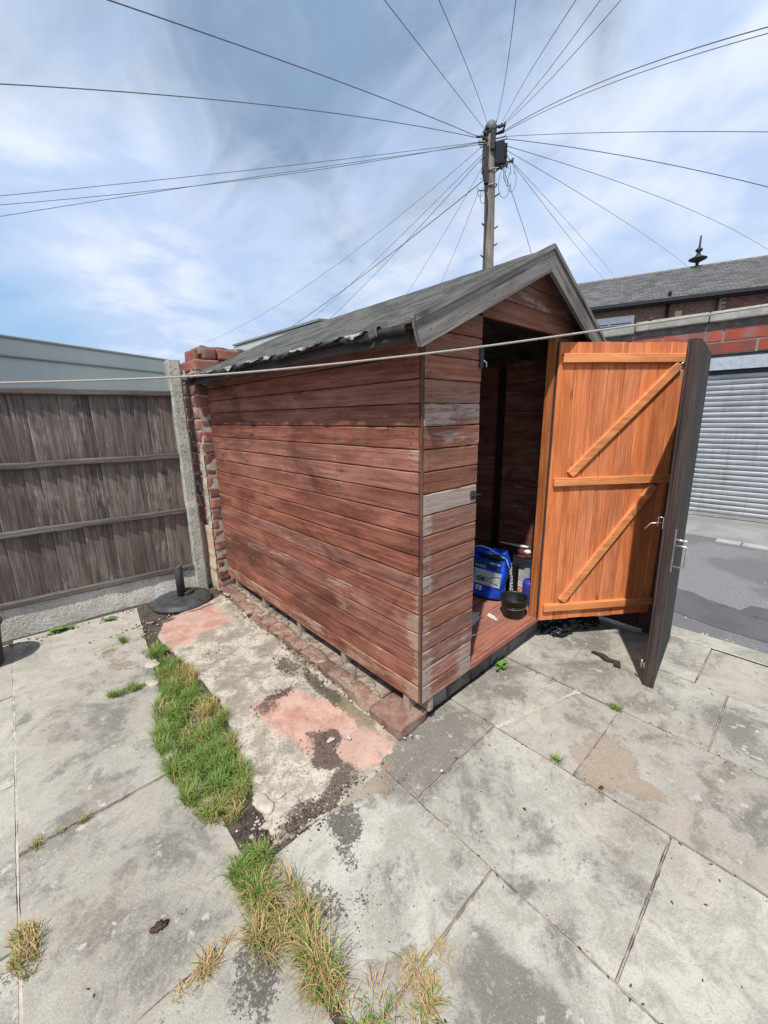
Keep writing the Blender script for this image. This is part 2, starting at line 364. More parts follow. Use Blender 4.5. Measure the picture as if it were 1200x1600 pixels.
def shutter_mat():
    m, t, b = new_mat('galvanised_shutter'); P = t.obj()
    a = t.noise(t.scale(P, (1, 1.2, 14)), 1.6, 5, 0.6); f = t.noise(P, 25, 4, 0.7)
    col = t.mix(t.ramp(a, 0.35, 0.65), (0.36, 0.38, 0.40), (0.52, 0.54, 0.56))
    col = t.mix(t.ramp(t.noise(t.scale(P, (1, 6, .5)), 2.0, 6, .7), 0.5, 0.7, 0, 0.5), col, (0.27, 0.255, 0.235))
    finish(t, b, col, 0.5, None, 0.4, 0.15); return m
M['shutter'] = shutter_mat()

def slate_mat():
    m, t, b = new_mat('old_slates')
    isr = t.island(); P = t.obj(); a = t.noise(P, 5, 5, 0.6); f = t.noise(P, 0.5, 3, 0.5)
    col = t.mix(isr, (0.085, 0.085, 0.09), (0.19, 0.185, 0.185))
    col = t.mix(t.ramp(a, 0.5, 0.75, 0, 0.6), col, (0.23, 0.22, 0.20))
    col = t.mix(t.ramp(f, 0.45, 0.6, 0, 0.35), col, (0.12, 0.125, 0.10))
    finish(t, b, col, 0.7, t.bump(a, 0.3)); return m
M['slate'] = slate_mat()

def cladding_mat():
    m, t, b = new_mat('grey_green_sheeting'); P = t.obj()
    a = t.noise(t.scale(P, (1, 1, 0.4)), 0.7, 5, 0.6)
    col = t.mix(t.ramp(a, 0.3, 0.7), (0.40, 0.44, 0.41), (0.49, 0.525, 0.49))
    finish(t, b, col, 0.7, None, 0.3); return m
M['sheet'] = cladding_mat()

def slab_mat():
    m, t, b = new_mat('weathered_paving_slab')
    P = t.pos(); isr = t.island()
    big = t.noise(P, 2.1, 7, 0.66, 0.6); mid = t.noise(P, 7.5, 9, 0.74, 0.8); fine = t.noise(P, 48, 6, 0.75); spk = t.noise(P, 170, 4, 0.75)
    dk = t.attr('dark'); br = t.attr('brown'); di = t.attr('dirt')
    base = t.mix(t.ramp(mid, 0.38, 0.6), (0.315, 0.302, 0.262), (0.455, 0.438, 0.386))
    base = t.mix(t.ramp(isr, 0.2, 1.0, 0, 0.5), base, (0.32, 0.285, 0.245))
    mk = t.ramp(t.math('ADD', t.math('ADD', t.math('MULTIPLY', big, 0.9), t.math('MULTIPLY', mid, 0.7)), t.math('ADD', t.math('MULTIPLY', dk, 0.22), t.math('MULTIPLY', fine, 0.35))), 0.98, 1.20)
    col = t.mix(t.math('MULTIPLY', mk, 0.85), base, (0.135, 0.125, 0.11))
    bm_ = t.ramp(t.math('ADD', br, t.math('MULTIPLY', t.math('SUBTRACT', mid, 0.5), 2.2)), 0.40, 0.72)
    edge = t.math('MULTIPLY', t.math('MULTIPLY', bm_, t.math('SUBTRACT', 1.0, bm_)), t.ramp(fine, .42, .58, 0, 2.4))
    col = t.mix(t.math('MULTIPLY', bm_, 0.6), col, (0.27, 0.20, 0.135))
    tan = t.ramp(t.noise(t.vmath('ADD', P, (5.0, 3.0, 0.0)), 1.6, 5, 0.6, 0.5), 0.55, 0.72, 0, 0.28)
    col = t.mix(tan, col, (0.33, 0.265, 0.195))
    col = t.mix(edge, col, (0.15, 0.12, 0.095))
    dm = t.ramp(t.math('ADD', t.math('MULTIPLY', di, 0.5), t.math('MULTIPLY', t.noise(P, 85, 5, 0.7), 0.9)), 0.80, 0.86)
    col = t.mix(t.math('MULTIPLY', dm, t.ramp(di, 0.02, 0.2, 0, 0.85)), col, (0.075, 0.065, 0.06))
    col = t.mix(t.ramp(spk, 0.56, 0.66, 0, 0.45), col, (0.13, 0.125, 0.11))
    col = t.mix(t.ramp(spk, 0.44, 0.36, 0, 0.25), col, (0.62, 0.61, 0.56))
    col = t.mix(t.ramp(fine, 0.57, 0.68, 0, 0.3), col, (0.58, 0.57, 0.52))
    col = t.mix(t.ramp(fine, 0.44, 0.33, 0, 0.35), col, (0.17, 0.16, 0.14))
    ls = t.math('MULTIPLY', t.ramp(t.noise(P, 21, 4, 0.6), 0.6, 0.66, 0, 1), t.ramp(big, 0.5, 0.6))
    col = t.mix(t.math('MULTIPLY', ls, 0.5), col, (0.60, 0.60, 0.54))
    finish(t, b, col, 0.92, t.bump(t.math('ADD', t.math('MULTIPLY', fine, 0.9), t.math('MULTIPLY', spk, 0.6)), 0.8, 0.005), 0.2)
    return m
M['slab'] = slab_mat()

def pad_mat():
    m, t, b = new_mat('broken_painted_concrete'); P = t.pos()
    mid = t.noise(P, 9, 7, 0.7, 0.5); fine = t.noise(P, 70, 5, 0.72); veryf = t.noise(P, 200, 3, 0.7)
    pk = t.attr('pink'); so = t.attr('soil'); mo = t.attr('moss')
    lowf = t.noise(P, 3.2, 5, 0.65, 0.4)
    base = t.mix(t.ramp(mid, 0.38, 0.58), (0.27, 0.235, 0.19), (0.48, 0.435, 0.365))
    base = t.mix(t.ramp(lowf, 0.5, 0.62, 0, 0.7), base, (0.19, 0.165, 0.14))
    base = t.mix(t.ramp(fine, 0.5, 0.62, 0, 0.75), base, (0.17, 0.145, 0.12))
    base = t.mix(t.ramp(veryf, 0.44, 0.36, 0, 0.3), base, (0.62, 0.58, 0.51))
    pm = t.ramp(t.math('ADD', pk, t.math('MULTIPLY', t.math('SUBTRACT', mid, 0.5), 2.0)), 0.36, 0.62)
    pm = t.math('MULTIPLY', pm, t.ramp(fine, 0.68, 0.58))
    pink = t.mix(t.ramp(mid, 0.4, 0.6), (0.40, 0.205, 0.16), (0.48, 0.29, 0.235))
    pink = t.mix(t.ramp(lowf, 0.45, 0.6, 0, 0.5), pink, (0.50, 0.37, 0.31))
    col = t.mix(t.math('MULTIPLY', pm, 0.85), base, pink)
    mm = t.ramp(t.math('ADD', mo, t.math('MULTIPLY', t.math('SUBTRACT', mid, 0.5), 1.6)), 0.4, 0.7)
    col = t.mix(t.math('MULTIPLY', mm, 0.7), col, (0.125, 0.12, 0.055))
    sm = t.ramp(t.math('ADD', so, t.math('ADD', t.math('MULTIPLY', t.math('SUBTRACT', mid, 0.5), 1.3), t.math('MULTIPLY', t.math('SUBTRACT', fine, 0.5), 1.0))), 0.38, 0.66)
    soil = t.mix(t.ramp(veryf, 0.4, 0.65), (0.060, 0.045, 0.036), (0.14, 0.108, 0.088))
    col = t.mix(t.math('MULTIPLY', sm, 0.93), col, soil)
    h = t.math('ADD', t.math('ADD', t.math('MULTIPLY', mid, 0.8), t.math('MULTIPLY', fine, 0.5)), t.math('MULTIPLY', sm, 0.3))
    finish(t, b, col, 0.92, t.bump(h, 0.7, 0.008), 0.2); return m
M['pad'] = pad_mat()

def grass_mat():
    m, t, b = new_mat('grass_blades'); isr = t.island(); dr = t.attr('dry')
    g = t.mix(isr, (0.05, 0.130, 0.016), (0.145, 0.275, 0.045))
    s = t.mix(isr, (0.30, 0.19, 0.075), (0.46, 0.36, 0.17))
    finish(t, b, t.mix(dr, g, s), 0.6, None, 0.25)
    b.inputs['Transmission Weight'].default_value = 0.0
    return m
M['grass'] = grass_mat()

def fbm(x, y, z=0.0, o=4): return noise.fractal(Vector((x, y, z)), 1.0, 2.0, o)
def set_attr(me, name, vals):
    a = me.attributes.new(name, 'FLOAT', 'POINT'); a.data.foreach_set('value', vals)
def text_mesh(body, size, ext=0.0008, shear=0.0, bold=0.0, align='CENTER'):
    cu = bpy.data.curves.new('lettering', 'FONT'); cu.body = body; cu.size = size; cu.extrude = ext
    cu.align_x = align; cu.align_y = 'CENTER'; cu.shear = shear; cu.offset = bold
    ob = bpy.data.objects.new('lettering', cu); COL.objects.link(ob)
    dg = bpy.context.evaluated_depsgraph_get(); me = bpy.data.meshes.new_from_object(ob.evaluated_get(dg))
    bpy.data.objects.remove(ob); return me
def frame_matrix(o, X, Y):
    X = Vector(X).normalized(); Y = Vector(Y).normalized(); Z = X.cross(Y)
    m = Matrix((X, Y, Z)).transposed().to_4x4(); m.translation = Vector(o); return m
def lettering(body, size, o, X, Y, mat, parent, name='lettering', **kw):
    me = text_mesh(body, size, **kw); me.transform(frame_matrix(o, X, Y)); me.materials.clear(); me.materials.append(mat)
    ob = bpy.data.objects.new(name, me); COL.objects.link(ob); ob.parent = parent; return ob

# =================================================================== GROUND
mb = MB(); S = 400
mb.add([(-S, -S, -0.26), (S, -S, -0.26), (S, S, -0.26), (-S, S, -0.26)], [(0, 1, 2, 3)])
kind(mb.build('ground', M['asphalt']), 'structure')
mb = MB(); mb.bb(-4.2, 1.99, -4.0, 2.75, -0.24, G-0.008)
kind(mb.build('soil', M['soil']), 'structure')
# alley: asphalt, concrete threshold strip, far apron
mb = MB(); n = 40
mb.bb(2.17, 6.9, -9, 9, -0.25, -0.166); kind(mb.build('alley_road', M['asphalt']), 'structure')
mb = MB()
mb.plank((2.005, -6, -0.24), (0, 1, 0), (0, 0, 1), (1, 0, 0), 15, 0.092, 0.165, 60, 0.004, 0.008)
kind(mb.build('threshold_strip', M['strip']), 'structure')
mb = MB(); mb.bb(5.14, 6.9, -9, 9, -0.2, -0.156); kind(mb.build('garage_apron', M['apron']), 'structure')
mb = MB()
y = -8.0
while y < -0.5: mb.bb(4.99, 5.137, y, min(y+0.9, -.46), -0.2, -0.147); y += 0.912
kind(mb.build('kerb', M['kerbwhite'], bevel=0.01), 'structure')
# darker tar patches in the alley
def patch(name, pts, z, m):
    mb = MB(); vs = []
    k = len(pts)
    for i in range(k):
        a, b_ = Vector(pts[i]), Vector(pts[(i+1) % k])
        for j in range(8):
            p = a.lerp(b_, j/8); p += Vector((noise.noise((p.x*3, p.y*3, 1)), noise.noise((p.x*3, p.y*3, 9))))*0.06
            vs.append((p.x, p.y, z))
    mb.add(vs, [tuple(range(len(vs)))]); return kind(mb.build(name, m), 'structure')
M['tar'] = rough_mat('dark_tar_patch', (0.075, 0.076, 0.08), (0.10, 0.10, 0.105), (0.13, 0.13, 0.135), 2, 90, 0.4)
patch('road_patch', [(2.3, -4), (2.62, -4), (2.75, -1.1), (3.0, -0.6), (2.9, 2.0), (2.55, 2.0), (2.5, -0.4), (2.35, -1.3)], -0.162, M['tar'])
patch('road_patch', [(2.62, -6), (3.3, -6), (3.15, -2.4), (3.05, -1.0), (2.8, -0.95), (2.7, -1.4)], -0.1625, M['tar'])
# grit and litter along the strip
mb = MB()
for i in range(130):
    x = random.choice([random.gauss(2.2, 0.03), random.gauss(2.25, 0.05), random.uniform(2.2, 4.5)]); yy = random.uniform(-2.5, 1.0); s = random.uniform(0.003, 0.010)
    mb.blob((x, yy, -0.163), (s*1.5, s, s*0.6), i, 0.5, 1, 1.5, random.uniform(0, 3))
kind(mb.build('road_grit', M['stone']), 'stuff')

# patio slabs: one paved surface, each slab its own island with chamfered wobbly edges
DARK = [(1.3, -.45, .7, .4, .55), (.6, -.1, .4, .2, .6), (-1.25, 1.3, .4, .8, .3), (.95, -1.0, .5, .3, .35), (-1.2, -.4, .4, .2, .3),
        (-0.05, -0.12, .34, .15, 1.0), (-0.58, -0.86, .10, .14, 1.1), (-.55, -.42, .28, .16, .35), (-.1, -.55, .16, .3, .6), (0.05, -.93, .3, .13, .8), (.22, -.72, .1, .2, .5),  # strong oval spot near the camera: shadow of the person holding it, painted in
        (-1.25, 1.45, .3, .5, .55), (-1.2, .25, .26, .34, .5), (-1.3, -.05, .25, .12, .5), (.55, -.52, .2, .12, .5), (1.1, -.6, .22, .45, .45), (.7, -1.15, .2, .4, .35), (1.6, -.7, .12, .4, .3), (.1, -.4, .12, .1, .4), (-.85, -.12, .1, .07, .3), (1.2, -.15, .3, .1, .5), (-1.45, 2.3, .1, .3, .4)]
BROWN = [(.47, -.74, .15, .11, 1.0), (.43, -.90, .06, .11, .85), (.56, -.72, .22, .07, .5), (.72, -1.13, .12, .06, .5), (.9, -.75, .3, .08, .35), (.95, -1.2, .06, .12, .5), (-.78, -.62, .1, .1, .6), (-.88, -.18, .06, .3, .7), (-.42, -.06, .22, .06, .75), (-1.0, -.3, .12, .25, .45), (-1.05, 1.9, .1, .3, .45)]
DIRT = [(-.60, -.13, .07, .09, 1.0), (-.67, -.22, .05, .10, .8), (-.80, -.32, .07, .12, .8), (-1.05, -.3, .07, .12, .9), (-1.1, -.38, .08, .1, .7), (-.8, -.45, .08, .06, .5), (-.3, -.16, .1, .02, .7), (-.1, -.12, .12, .02, .4), (-.7, -.38, .05, .06, .7), (-1.58, .2, .06, .12, .7), (1.3, -.05, .2, .05, .6)]
def spots(x, y, L):
    s = 0
    wx = x + 0.05*noise.noise((x*9, y*9, 3)); wy = y + 0.05*noise.noise((x*9, y*9, 8))
    for (cx, cy, rx, ry, a) in L:
        d = math.hypot((wx-cx)/rx, (wy-cy)/ry)
        if d < 2: s = max(s, a*max(0.0, min(1.0, 1.6-d)))
    return s
slabs = []
gp = 0.002
def slab(x0, x1, y0, y1): slabs.append([(x0+gp, y0+gp), (x1-gp, y0+gp), (x1-gp, y1-gp), (x0+gp, y1-gp)])
for (x0, x1, ys) in [(-0.31, 0.29, [-3.2, -2.45, -1.82, -1.04, -0.26, 0.03]), (0.29, 0.89, [-3.1, -2.3, -1.45, -0.67]),
                     (0.89, 1.46, [-3.4, -2.6, -1.82, -1.055, -0.285, 0.10]), (1.46, 1.985, [-3.5, -2.6, -1.7, -0.9, -0.1, 0.9, 1.8, 2.7]),
                     (-0.92, -0.31, [-3.05, -2.44, -1.83, -1.24, -0.632, -0.045]), (-1.574, -0.945, [-2.6, -1.8, -0.99, -0.18, 0.62]),
                     (-2.2, -1.574, [-3.0, -2.2, -1.4, -0.55, 0.255, 1.04, 1.86, 2.66]), (-2.82, -2.21, [-3.2, -2.0, -1.2, -.3, .5, 1.3, 2.1, 2.66]), (-3.6, -2.83, [-3.5, -2.0, -1.0, 0, 1.0, 2.66])]:
    for a, b_ in zip(ys[:-1], ys[1:]): slab(x0, x1, a, b_)
slabs.append([(-1.572, 0.624), (-0.99, 0.624), (-0.76, 2.66), (-1.572, 2.70)])
# the two wedge shaped slabs beside the second row (slanting mortar joint)
slabs.append([(0.295, -0.665), (0.885, -0.675), (0.885, -0.458), (0.295, -0.278)])
slabs.append([(0.295, -0.266), (0.885, -0.445), (0.885, 0.04), (0.295, 0.03)])
vs, fs, ad, ab, ai = [], [], [], [], []
for si, q in enumerate(slabs):
    q = [Vector(p) for p in q]
    w = (q[1]-q[0]).length; h = max((q[3]-q[0]).length, (q[2]-q[1]).length)
    near = min((p-Vector((-1.3, -1.2))).length for p in q) < 3.4 and min(p.y for p in q) > -2.4
    st = 0.02 if near else 0.2
    nx, ny = max(3, int(w/st)), max(3, int(h/st)); base = len(vs)
    rnd = random.Random(si*31+5)
    tz = rnd.uniform(-0.003, 0.003); tx, ty = rnd.uniform(-.003, .003), rnd.uniform(-.003, .003)
    for j in range(ny+1):
        for i in range(nx+1):
            u, v = i/nx, j/ny
            # compress the first cells for a sharp chamfer
            uu = {0: 0.0, nx: 1.0}.get(i, None); vv = {0: 0.0, ny: 1.0}.get(j, None)
            if uu is None: uu = min(max(u, 0.0015/w), 1-0.0015/w)
            if vv is None: vv = min(max(v, 0.0015/h), 1-0.0015/h)
            if i == 1: uu = 0.0018/w
            if i == nx-1: uu = 1-0.0018/w
            if j == 1: vv = 0.0018/h
            if j == ny-1: vv = 1-0.0018/h
            p = q[0]*(1-uu)*(1-vv)+q[1]*uu*(1-vv)+q[2]*uu*vv+q[3]*(1-uu)*vv
            edge = min(uu*w, (1-uu)*w, vv*h, (1-vv)*h)
            if edge < 0.012:
                wob = 0.0045*noise.noise((p.x*14, p.y*14, si*3.1)) + 0.003*noise.noise((p.x*45, p.y*45, si))
                cx = sum((a.x for a in q))/4; cy = sum((a.y for a in q))/4
                d = (Vector((cx, cy))-p).normalized(); p = p + d*(abs(wob)*0.8)
            z = G + tz + tx*(uu-.5) + ty*(vv-.5) + 0.0012*noise.noise((p.x*6, p.y*6, 2))
            if i in (0, nx) or j in (0, ny): z = G-0.014
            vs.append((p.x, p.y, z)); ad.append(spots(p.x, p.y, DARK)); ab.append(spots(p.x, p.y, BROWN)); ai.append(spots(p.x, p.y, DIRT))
    for j in range(ny):
        for i in range(nx):
            a = base+j*(nx+1)+i; fs.append((a, a+1, a+nx+2, a+nx+1))
me = bpy.data.meshes.new('patio_paving'); me.from_pydata(vs, [], fs); me.update(); me.materials.append(M['slab'])
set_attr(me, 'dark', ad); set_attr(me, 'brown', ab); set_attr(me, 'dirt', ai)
o = bpy.data.objects.new('patio_paving', me); COL.objects.link(o); kind(o, 'structure')
# light mortar fillets in some joints
mb = MB()
def joint(a, b_, w=0.009, z=G-0.004):
    a, b_ = Vector(a), Vector(b_); n = max(2, int((b_-a).length/0.02)); d = (b_-a).normalized(); s = Vector((-d.y, d.x)); pts = []
    top = []
    for i in range(n+1):
        p = a.lerp(b_, i/n); ww = w*(0.9+0.8*noise.noise((p.x*20, p.y*20, 4)))
        top.append((p+s*ww, p-s*ww))
    vs = []; fs = []
    for (l, r) in top: vs += [(l.x, l.y, z), (r.x, r.y, z)]
    for i in range(n): fs.append((2*i, 2*i+1, 2*i+3, 2*i+2))
    mb.add(vs, fs)
joint((0.29, -0.272), (0.885, -0.452), 0.014, G+0.0015)
joint((1.46, -.28), (.89, -.28), 0.009); joint((-0.31, -.255), (-.31, -1.3), .006, G-.009)
joint((-1.574, 2.6), (-1.574, -1.0), 0.0045, G-.003)
joint((1.993, -3), (1.993, 2), 0.012, G+0.003); joint((0.89, -1.1), (0.89, -.3), .004, G-.01)
kind(mb.build('mortar_joints', M['mortar']), 'structure')

mb = MB()
XL = [-0.92, -0.31, 0.29, 0.89, 1.46]
for x in XL[1:]: joint((x, -2.4), (x, 0.02 if x < .8 else -.3), 0.0028, G-.0035)
for (xa, xb, yl) in ((-0.31, .29, (-1.82, -1.04, -.26)), (.29, .89, (-1.45, -.67)), (.89, 1.46, (-1.82, -1.055, -.285)), (1.46, 1.985, (-.9, -.1)), (-.92, -.31, (-1.24, -.632)), (-1.57, -.945, (-.99, -.18, .62))):
    for y in yl: joint((xa+.004, y), (xb-.004, y), 0.0032, G-.003)
kind(mb.build('dirt_joints', M['rubble']), 'structure')
# old concrete pad with pink paint beside the shed
PADP = [(-0.66, 2.24), (-0.30, 2.30), (-0.10, 2.42), (-0.10, 0.03), (-0.165, 0.0), (-0.30, -0.078), (-0.62, -0.065), (-0.86, -0.02), (-0.80, 0.30), (-0.74, 0.60), (-0.69, 1.0), (-0.73, 1.55), (-0.77, 1.95)]
def inside(x, y, P):
    c = False; n = len(P)
    for i in range(n):
        (x1, y1), (x2, y2) = P[i], P[(i+1) % n]
        if (y1 > y) != (y2 > y) and x < (x2-x1)*(y-y1)/(y2-y1)+x1: c = not c
    return c
def dist_poly(x, y, P):
    d = 9; p = Vector((x, y)); n = len(P)
    for i in range(n):
        a, b_ = Vector(P[i]), Vector(P[(i+1) % n]); t_ = max(0, min(1, (p-a).dot(b_-a)/(b_-a).length_squared))
        d = min(d, (p-(a+(b_-a)*t_)).length)
    return d
PINK1 = [(-0.74, 2.22), (-0.26, 2.26), (-0.24, 1.80), (-0.74, 1.72)]
PINK2 = [(-0.60, 0.78), (-0.33, 0.76), (-0.20, 0.36), (-0.16, 0.02), (-0.30, -0.02), (-0.44, 0.02), (-0.52, 0.25)]
SOIL = [(-.46, .19, .065, .11, 1.0), (-.41, .27, .075, .07, 1.0), (-.62, .0, .2, .045, .9), (-.40, .74, .10, .04, .75), (-.53, .70, .07, .05, .6), (-.20, .62, .05, .22, .7), (-.24, .95, .06, .14, .6), (-.5, 1.42, .16, .12, .42), (-.50, .04, .10, .04, .75), (-.70, .06, .08, .04, .6), (-.7, 2.2, .1, .05, .7), (-.35, 2.22, .2, .03, .6), (-.2, 1.9, .05, .25, .4), (-.3, 1.25, .1, .1, .25)]
vs, fs, ap, aso, amo = [], [], [], [], []; st = 0.0125; idx = {}
nx, ny = int(0.86/st), int(2.6/st); HN = {}
for j in range(ny+1):
    for i in range(nx+1):
        x, y = -0.92+i*st, -0.12+j*st
        wx = x+0.018*noise.noise((x*11, y*11, 5)); wy = y+0.018*noise.noise((x*11, y*11, 15))
        if not inside(wx, wy, PADP): continue
        e = dist_poly(wx, wy, PADP)
        z = G + 0.010*min(1, (e+0.004)/0.02) + 0.006*fbm(x*7, y*7, 1) + 0.0022*noise.noise((x*60, y*60, 2))
        so = spots(x, y, SOIL); z += 0.007*so*(0.6+noise.noise((x*35, y*35, 6)))
        if y < 0.08: z -= 0.011*min(1, (0.08-y)/0.1)
        idx[(i, j)] = len(vs); vs.append((x, y, z))
        # lost strip of white concrete along the grass side carries no paint
        p1 = dist_poly(wx, wy, PINK1)*(1 if inside(wx, wy, PINK1) else -1); p2 = dist_poly(wx, wy, PINK2)*(1 if inside(wx, wy, PINK2) else -1)
        ap.append(max(0, min(1, 0.5+max(p1, p2)*5.5))); aso.append(so); amo.append(spots(x, y, [(-.18, .5, .035, .35, 1.0), (-.15, 1.0, .03, .2, .7), (-.22, .25, .03, .12, .6)]))
for (i, j) in list(idx):
    if all(k in idx for k in ((i+1, j), (i, j+1), (i+1, j+1))):
        fs.append((idx[(i, j)], idx[(i+1, j)], idx[(i+1, j+1)], idx[(i, j+1)]))
me = bpy.data.meshes.new('concrete_pad'); me.from_pydata(vs, [], fs); me.update(); me.materials.append(M['pad'])
for p in me.polygons: p.use_smooth = True
set_attr(me, 'pink', ap); set_attr(me, 'soil', aso); set_attr(me, 'moss', amo)
o = bpy.data.objects.new('concrete_pad', me); COL.objects.link(o); kind(o, 'structure')
bm = bmesh.new(); bm.from_mesh(me); be = [e for e in bm.edges if e.is_boundary]
r = bmesh.ops.extrude_edge_only(bm, edges=be)
for v in [g for g in r['geom'] if isinstance(g, bmesh.types.BMVert)]: v.co.z = G-0.02
bm.to_mesh(me); bm.free()

# crumbs of soil and mortar
mb = MB()
def crumbs(cx, cy, rx, ry, n, z, smin=0.002, smax=0.008):
    for k in range(n):
        x = random.gauss(cx, rx*0.6); y = random.gauss(cy, ry*0.6); s = random.uniform(smin, smax)*random.uniform(.4, 1)
        mb.blob((x, y, z+s*0.3), (s, s*0.8, s*0.6), k, 0.5, 1, 1.4, k)
for (cx, cy, rx, ry, a) in SOIL[:8]: crumbs(cx, cy, rx, ry, int(60*a), G+0.014, 0.002, 0.007)
crumbs(-.88, .08, .06, .06, 300, G-.006, .003, .010); crumbs(-.86, 2.2, .08, .25, 300, G-.006, .003, .010); crumbs(-.62, -.0, .22, .06, 330, G+0.002); crumbs(-.74, .03, .1, .06, 120, G+0.002, .003, .010)
for (cx, cy, rx, ry, a) in DIRT[:9]: crumbs(cx, cy, rx, ry, int(50*a), G, 0.0015, 0.0045)
crumbs(-.7, 2.25, .3, .06, 160, G, .003, .012); crumbs(-1.3, 2.62, .5, .05, 160, G, .003, .012)
crumbs(-.12, 1.2, .04, .9, 260, G+.02, .002, .01)
kind(mb.build('loose_soil', M['soil']), 'stuff')
mb = MB()
crumbs(-.62, .02, .2, .06, 120, G+0.002, .003, .009); crumbs(-.12, 1.2, .05, 1.0, 200, G+.02, .003, .012); crumbs(-.55, 2.25, .3, .05, 80, G, .004, .014)
crumbs(-.87, 1.35, .06, .5, 40, G, .004, .012); crumbs(-.86, .09, .07, .06, 45, G-.004, .004, .013); crumbs(-.85, 2.2, .08, .25, 60, G-.004, .004, .012)
kind(mb.build('mortar_crumbs', M['stone']), 'stuff')
mb = MB(); rl = random.Random(77)
for k in range(420):
    x, y = rl.uniform(-1.9, 1.9), rl.uniform(-1.6, 0.0)
    if rl.random() < .35: x = rl.choice([-.31, .29, .89, -1.574, 1.46])+rl.gauss(0, .012)
    s_ = rl.uniform(.0012, .0045); mb.blob((x, y, G+.001), (s_*1.5, s_*.7, s_*.4), k, .6, 1, 1.4, k)
kind(mb.build('leaf_litter', M['leafbrown']), 'stuff')

# individual stones
def stone(x, y, z, r, seed, label, group=None, m='stone'):
    mb = MB(); mb.blob((0, 0, 0), r, seed, 0.45, 3, 1.3, seed); o = mb.build('stone', M[m]); o.location = (x, y, z+r[2]*0.55)
    return tag(o, label, 'stone', group)
stone(-.399, .24, G+.018, (.020, .012, .009), 3, 'pale oval pebble lying on dark soil on the pink paint')
stone(-.327, .19, G+.018, (.014, .011, .011), 5, 'small chunky pebble to the right of the pale oval one')
stone(-.80, .165, G, (.05, .036, .018), 8, 'flat pinkish broken stone beside the lower end of the grass strip')
stone(-.735, .15, G+.006, (.022, .016, .014), 9, 'whitish rounded stone right of the flat pinkish broken one')
stone(-.83, .07, G, (.022, .014, .012), 12, 'small pale stone at the foot of the long grass strip')
stone(-.955, -.42, G+.01, (.018, .014, .008), 14, 'cream pebble lodged in the straw grass near the bottom')
stone(-.765, .29, G, (.03, .022, .018), 21, 'grey-white lump of mortar against the right side of the grass')
stone(-.92, 1.12, G, (.022, .018, .012), 31, 'pale chip on the left edge of the long grass strip')
stone(-.88, 1.62, G, (.055, .04, .010), 33, 'flat cream flake of concrete at the narrow upper grass')
stone(-.93, 1.40, G, (.04, .035, .012), 36, 'brown-grey flake of concrete left of the long grass')
# =================================================================== BRICK PLINTH under the shed
pl = thing('brick_plinth', 'crumbling low brick plinth carrying the wooden shed', 'plinth')
mb = MB(); mb.bb(0.06, 1.66, 0.13, 2.42, G-0.02, -0.10); mb.build('rubble_fill', M['rubble'], pl)
mb = MB()
def rough_brick(mb, c, d, rz=0, seed=0, amp=0.006):
    bm = bmesh.new(); bmesh.ops.create_cube(bm, size=1)
    bmesh.ops.subdivide_edges(bm, edges=bm.edges[:], cuts=5, use_grid_fill=True)
    cr, sr = math.cos(rz), math.sin(rz); vs = []
    for v in bm.verts:
        p = Vector((v.co.x*d[0], v.co.y*d[1], v.co.z*d[2]))
        near = sum(1 for k in range(3) if abs(v.co[k]) > 0.48)
        if near >= 2: p *= 0.985
        p += Vector((noise.noise(p*16+Vector((seed, 0, 0))), noise.noise(p*16+Vector((0, seed, 9))), noise.noise(p*16+Vector((4, 0, seed)))))*amp*2
        vs.append((c[0]+p.x*cr-p.y*sr, c[1]+p.x*sr+p.y*cr, c[2]+p.z))
    fs = [tuple(v.index for v in f.verts) for f in bm.faces]; bm.free(); mb.add(vs, fs, True)
rnd = random.Random(3); y = 0.245; k = 0
while y < 2.35:
    ln = 0.205 if rnd.random() < .7 else 0.1
    dep = 0.10+rnd.uniform(-.02, .005)
    rough_brick(mb, (-0.128+dep/2+rnd.uniform(-.014, .010), y+ln/2, -0.124+rnd.uniform(-.010, .006)), (dep, ln, 0.078), rnd.uniform(-.06, .06), k*3.7, 0.008)
    y += ln+0.012; k += 1
mb.build('edge_brick', M['brick_dull'], pl)['label'] = 'worn row of edge bricks along the long side'
mb = MB()
rough_brick(mb, (-0.040, 0.128, -0.117), (0.215, 0.235, 0.072), 0.03, 55, 0.005); mb.build('corner_block', M['brick_dull'], pl, 0.012)['label'] = 'smooth reddish block at the near corner'
mb = MB()
for k in range(90):
    y = random.uniform(.25, 2.4); x = random.uniform(-.13, .03); s = random.uniform(.008, .028)
    mb.blob((x, y, -0.094+s*.1), (s*1.5, s, s*.35), k, .6, 2, 1.4, k)
mb.bb(-0.10, 0.07, 0.26, 2.42, G, -0.092)
mb.build('mortar_bed', M['rubble'], pl)
mb = MB()
x = 0.07
for k, ln in enumerate([0.21, 0.215, 0.21, 0.21, 0.44, 0.21, 0.215, 0.1]):
    if x+ln > 1.70: break
    rough_brick(mb, (x+ln/2, 0.095, -0.114), (ln, 0.1, 0.085), 0, k*5.1, 0.004); x += ln+0.01
mb.build('front_brick', M['brick_dark'], pl)['label'] = 'dark grey bricks below the doorway'

# =================================================================== SHED
shed = thing('garden_shed', 'weathered red-brown wooden garden shed with apex roof and open door', 'shed')
W, L, SL = 1.68, 2.46, 0.4626
AP = W/2; RZ = 2.235                       # apex of walls
def roofz(x, top=RZ): return top - SL*abs(x-AP)
PT = 0.1; BH = 0.0958
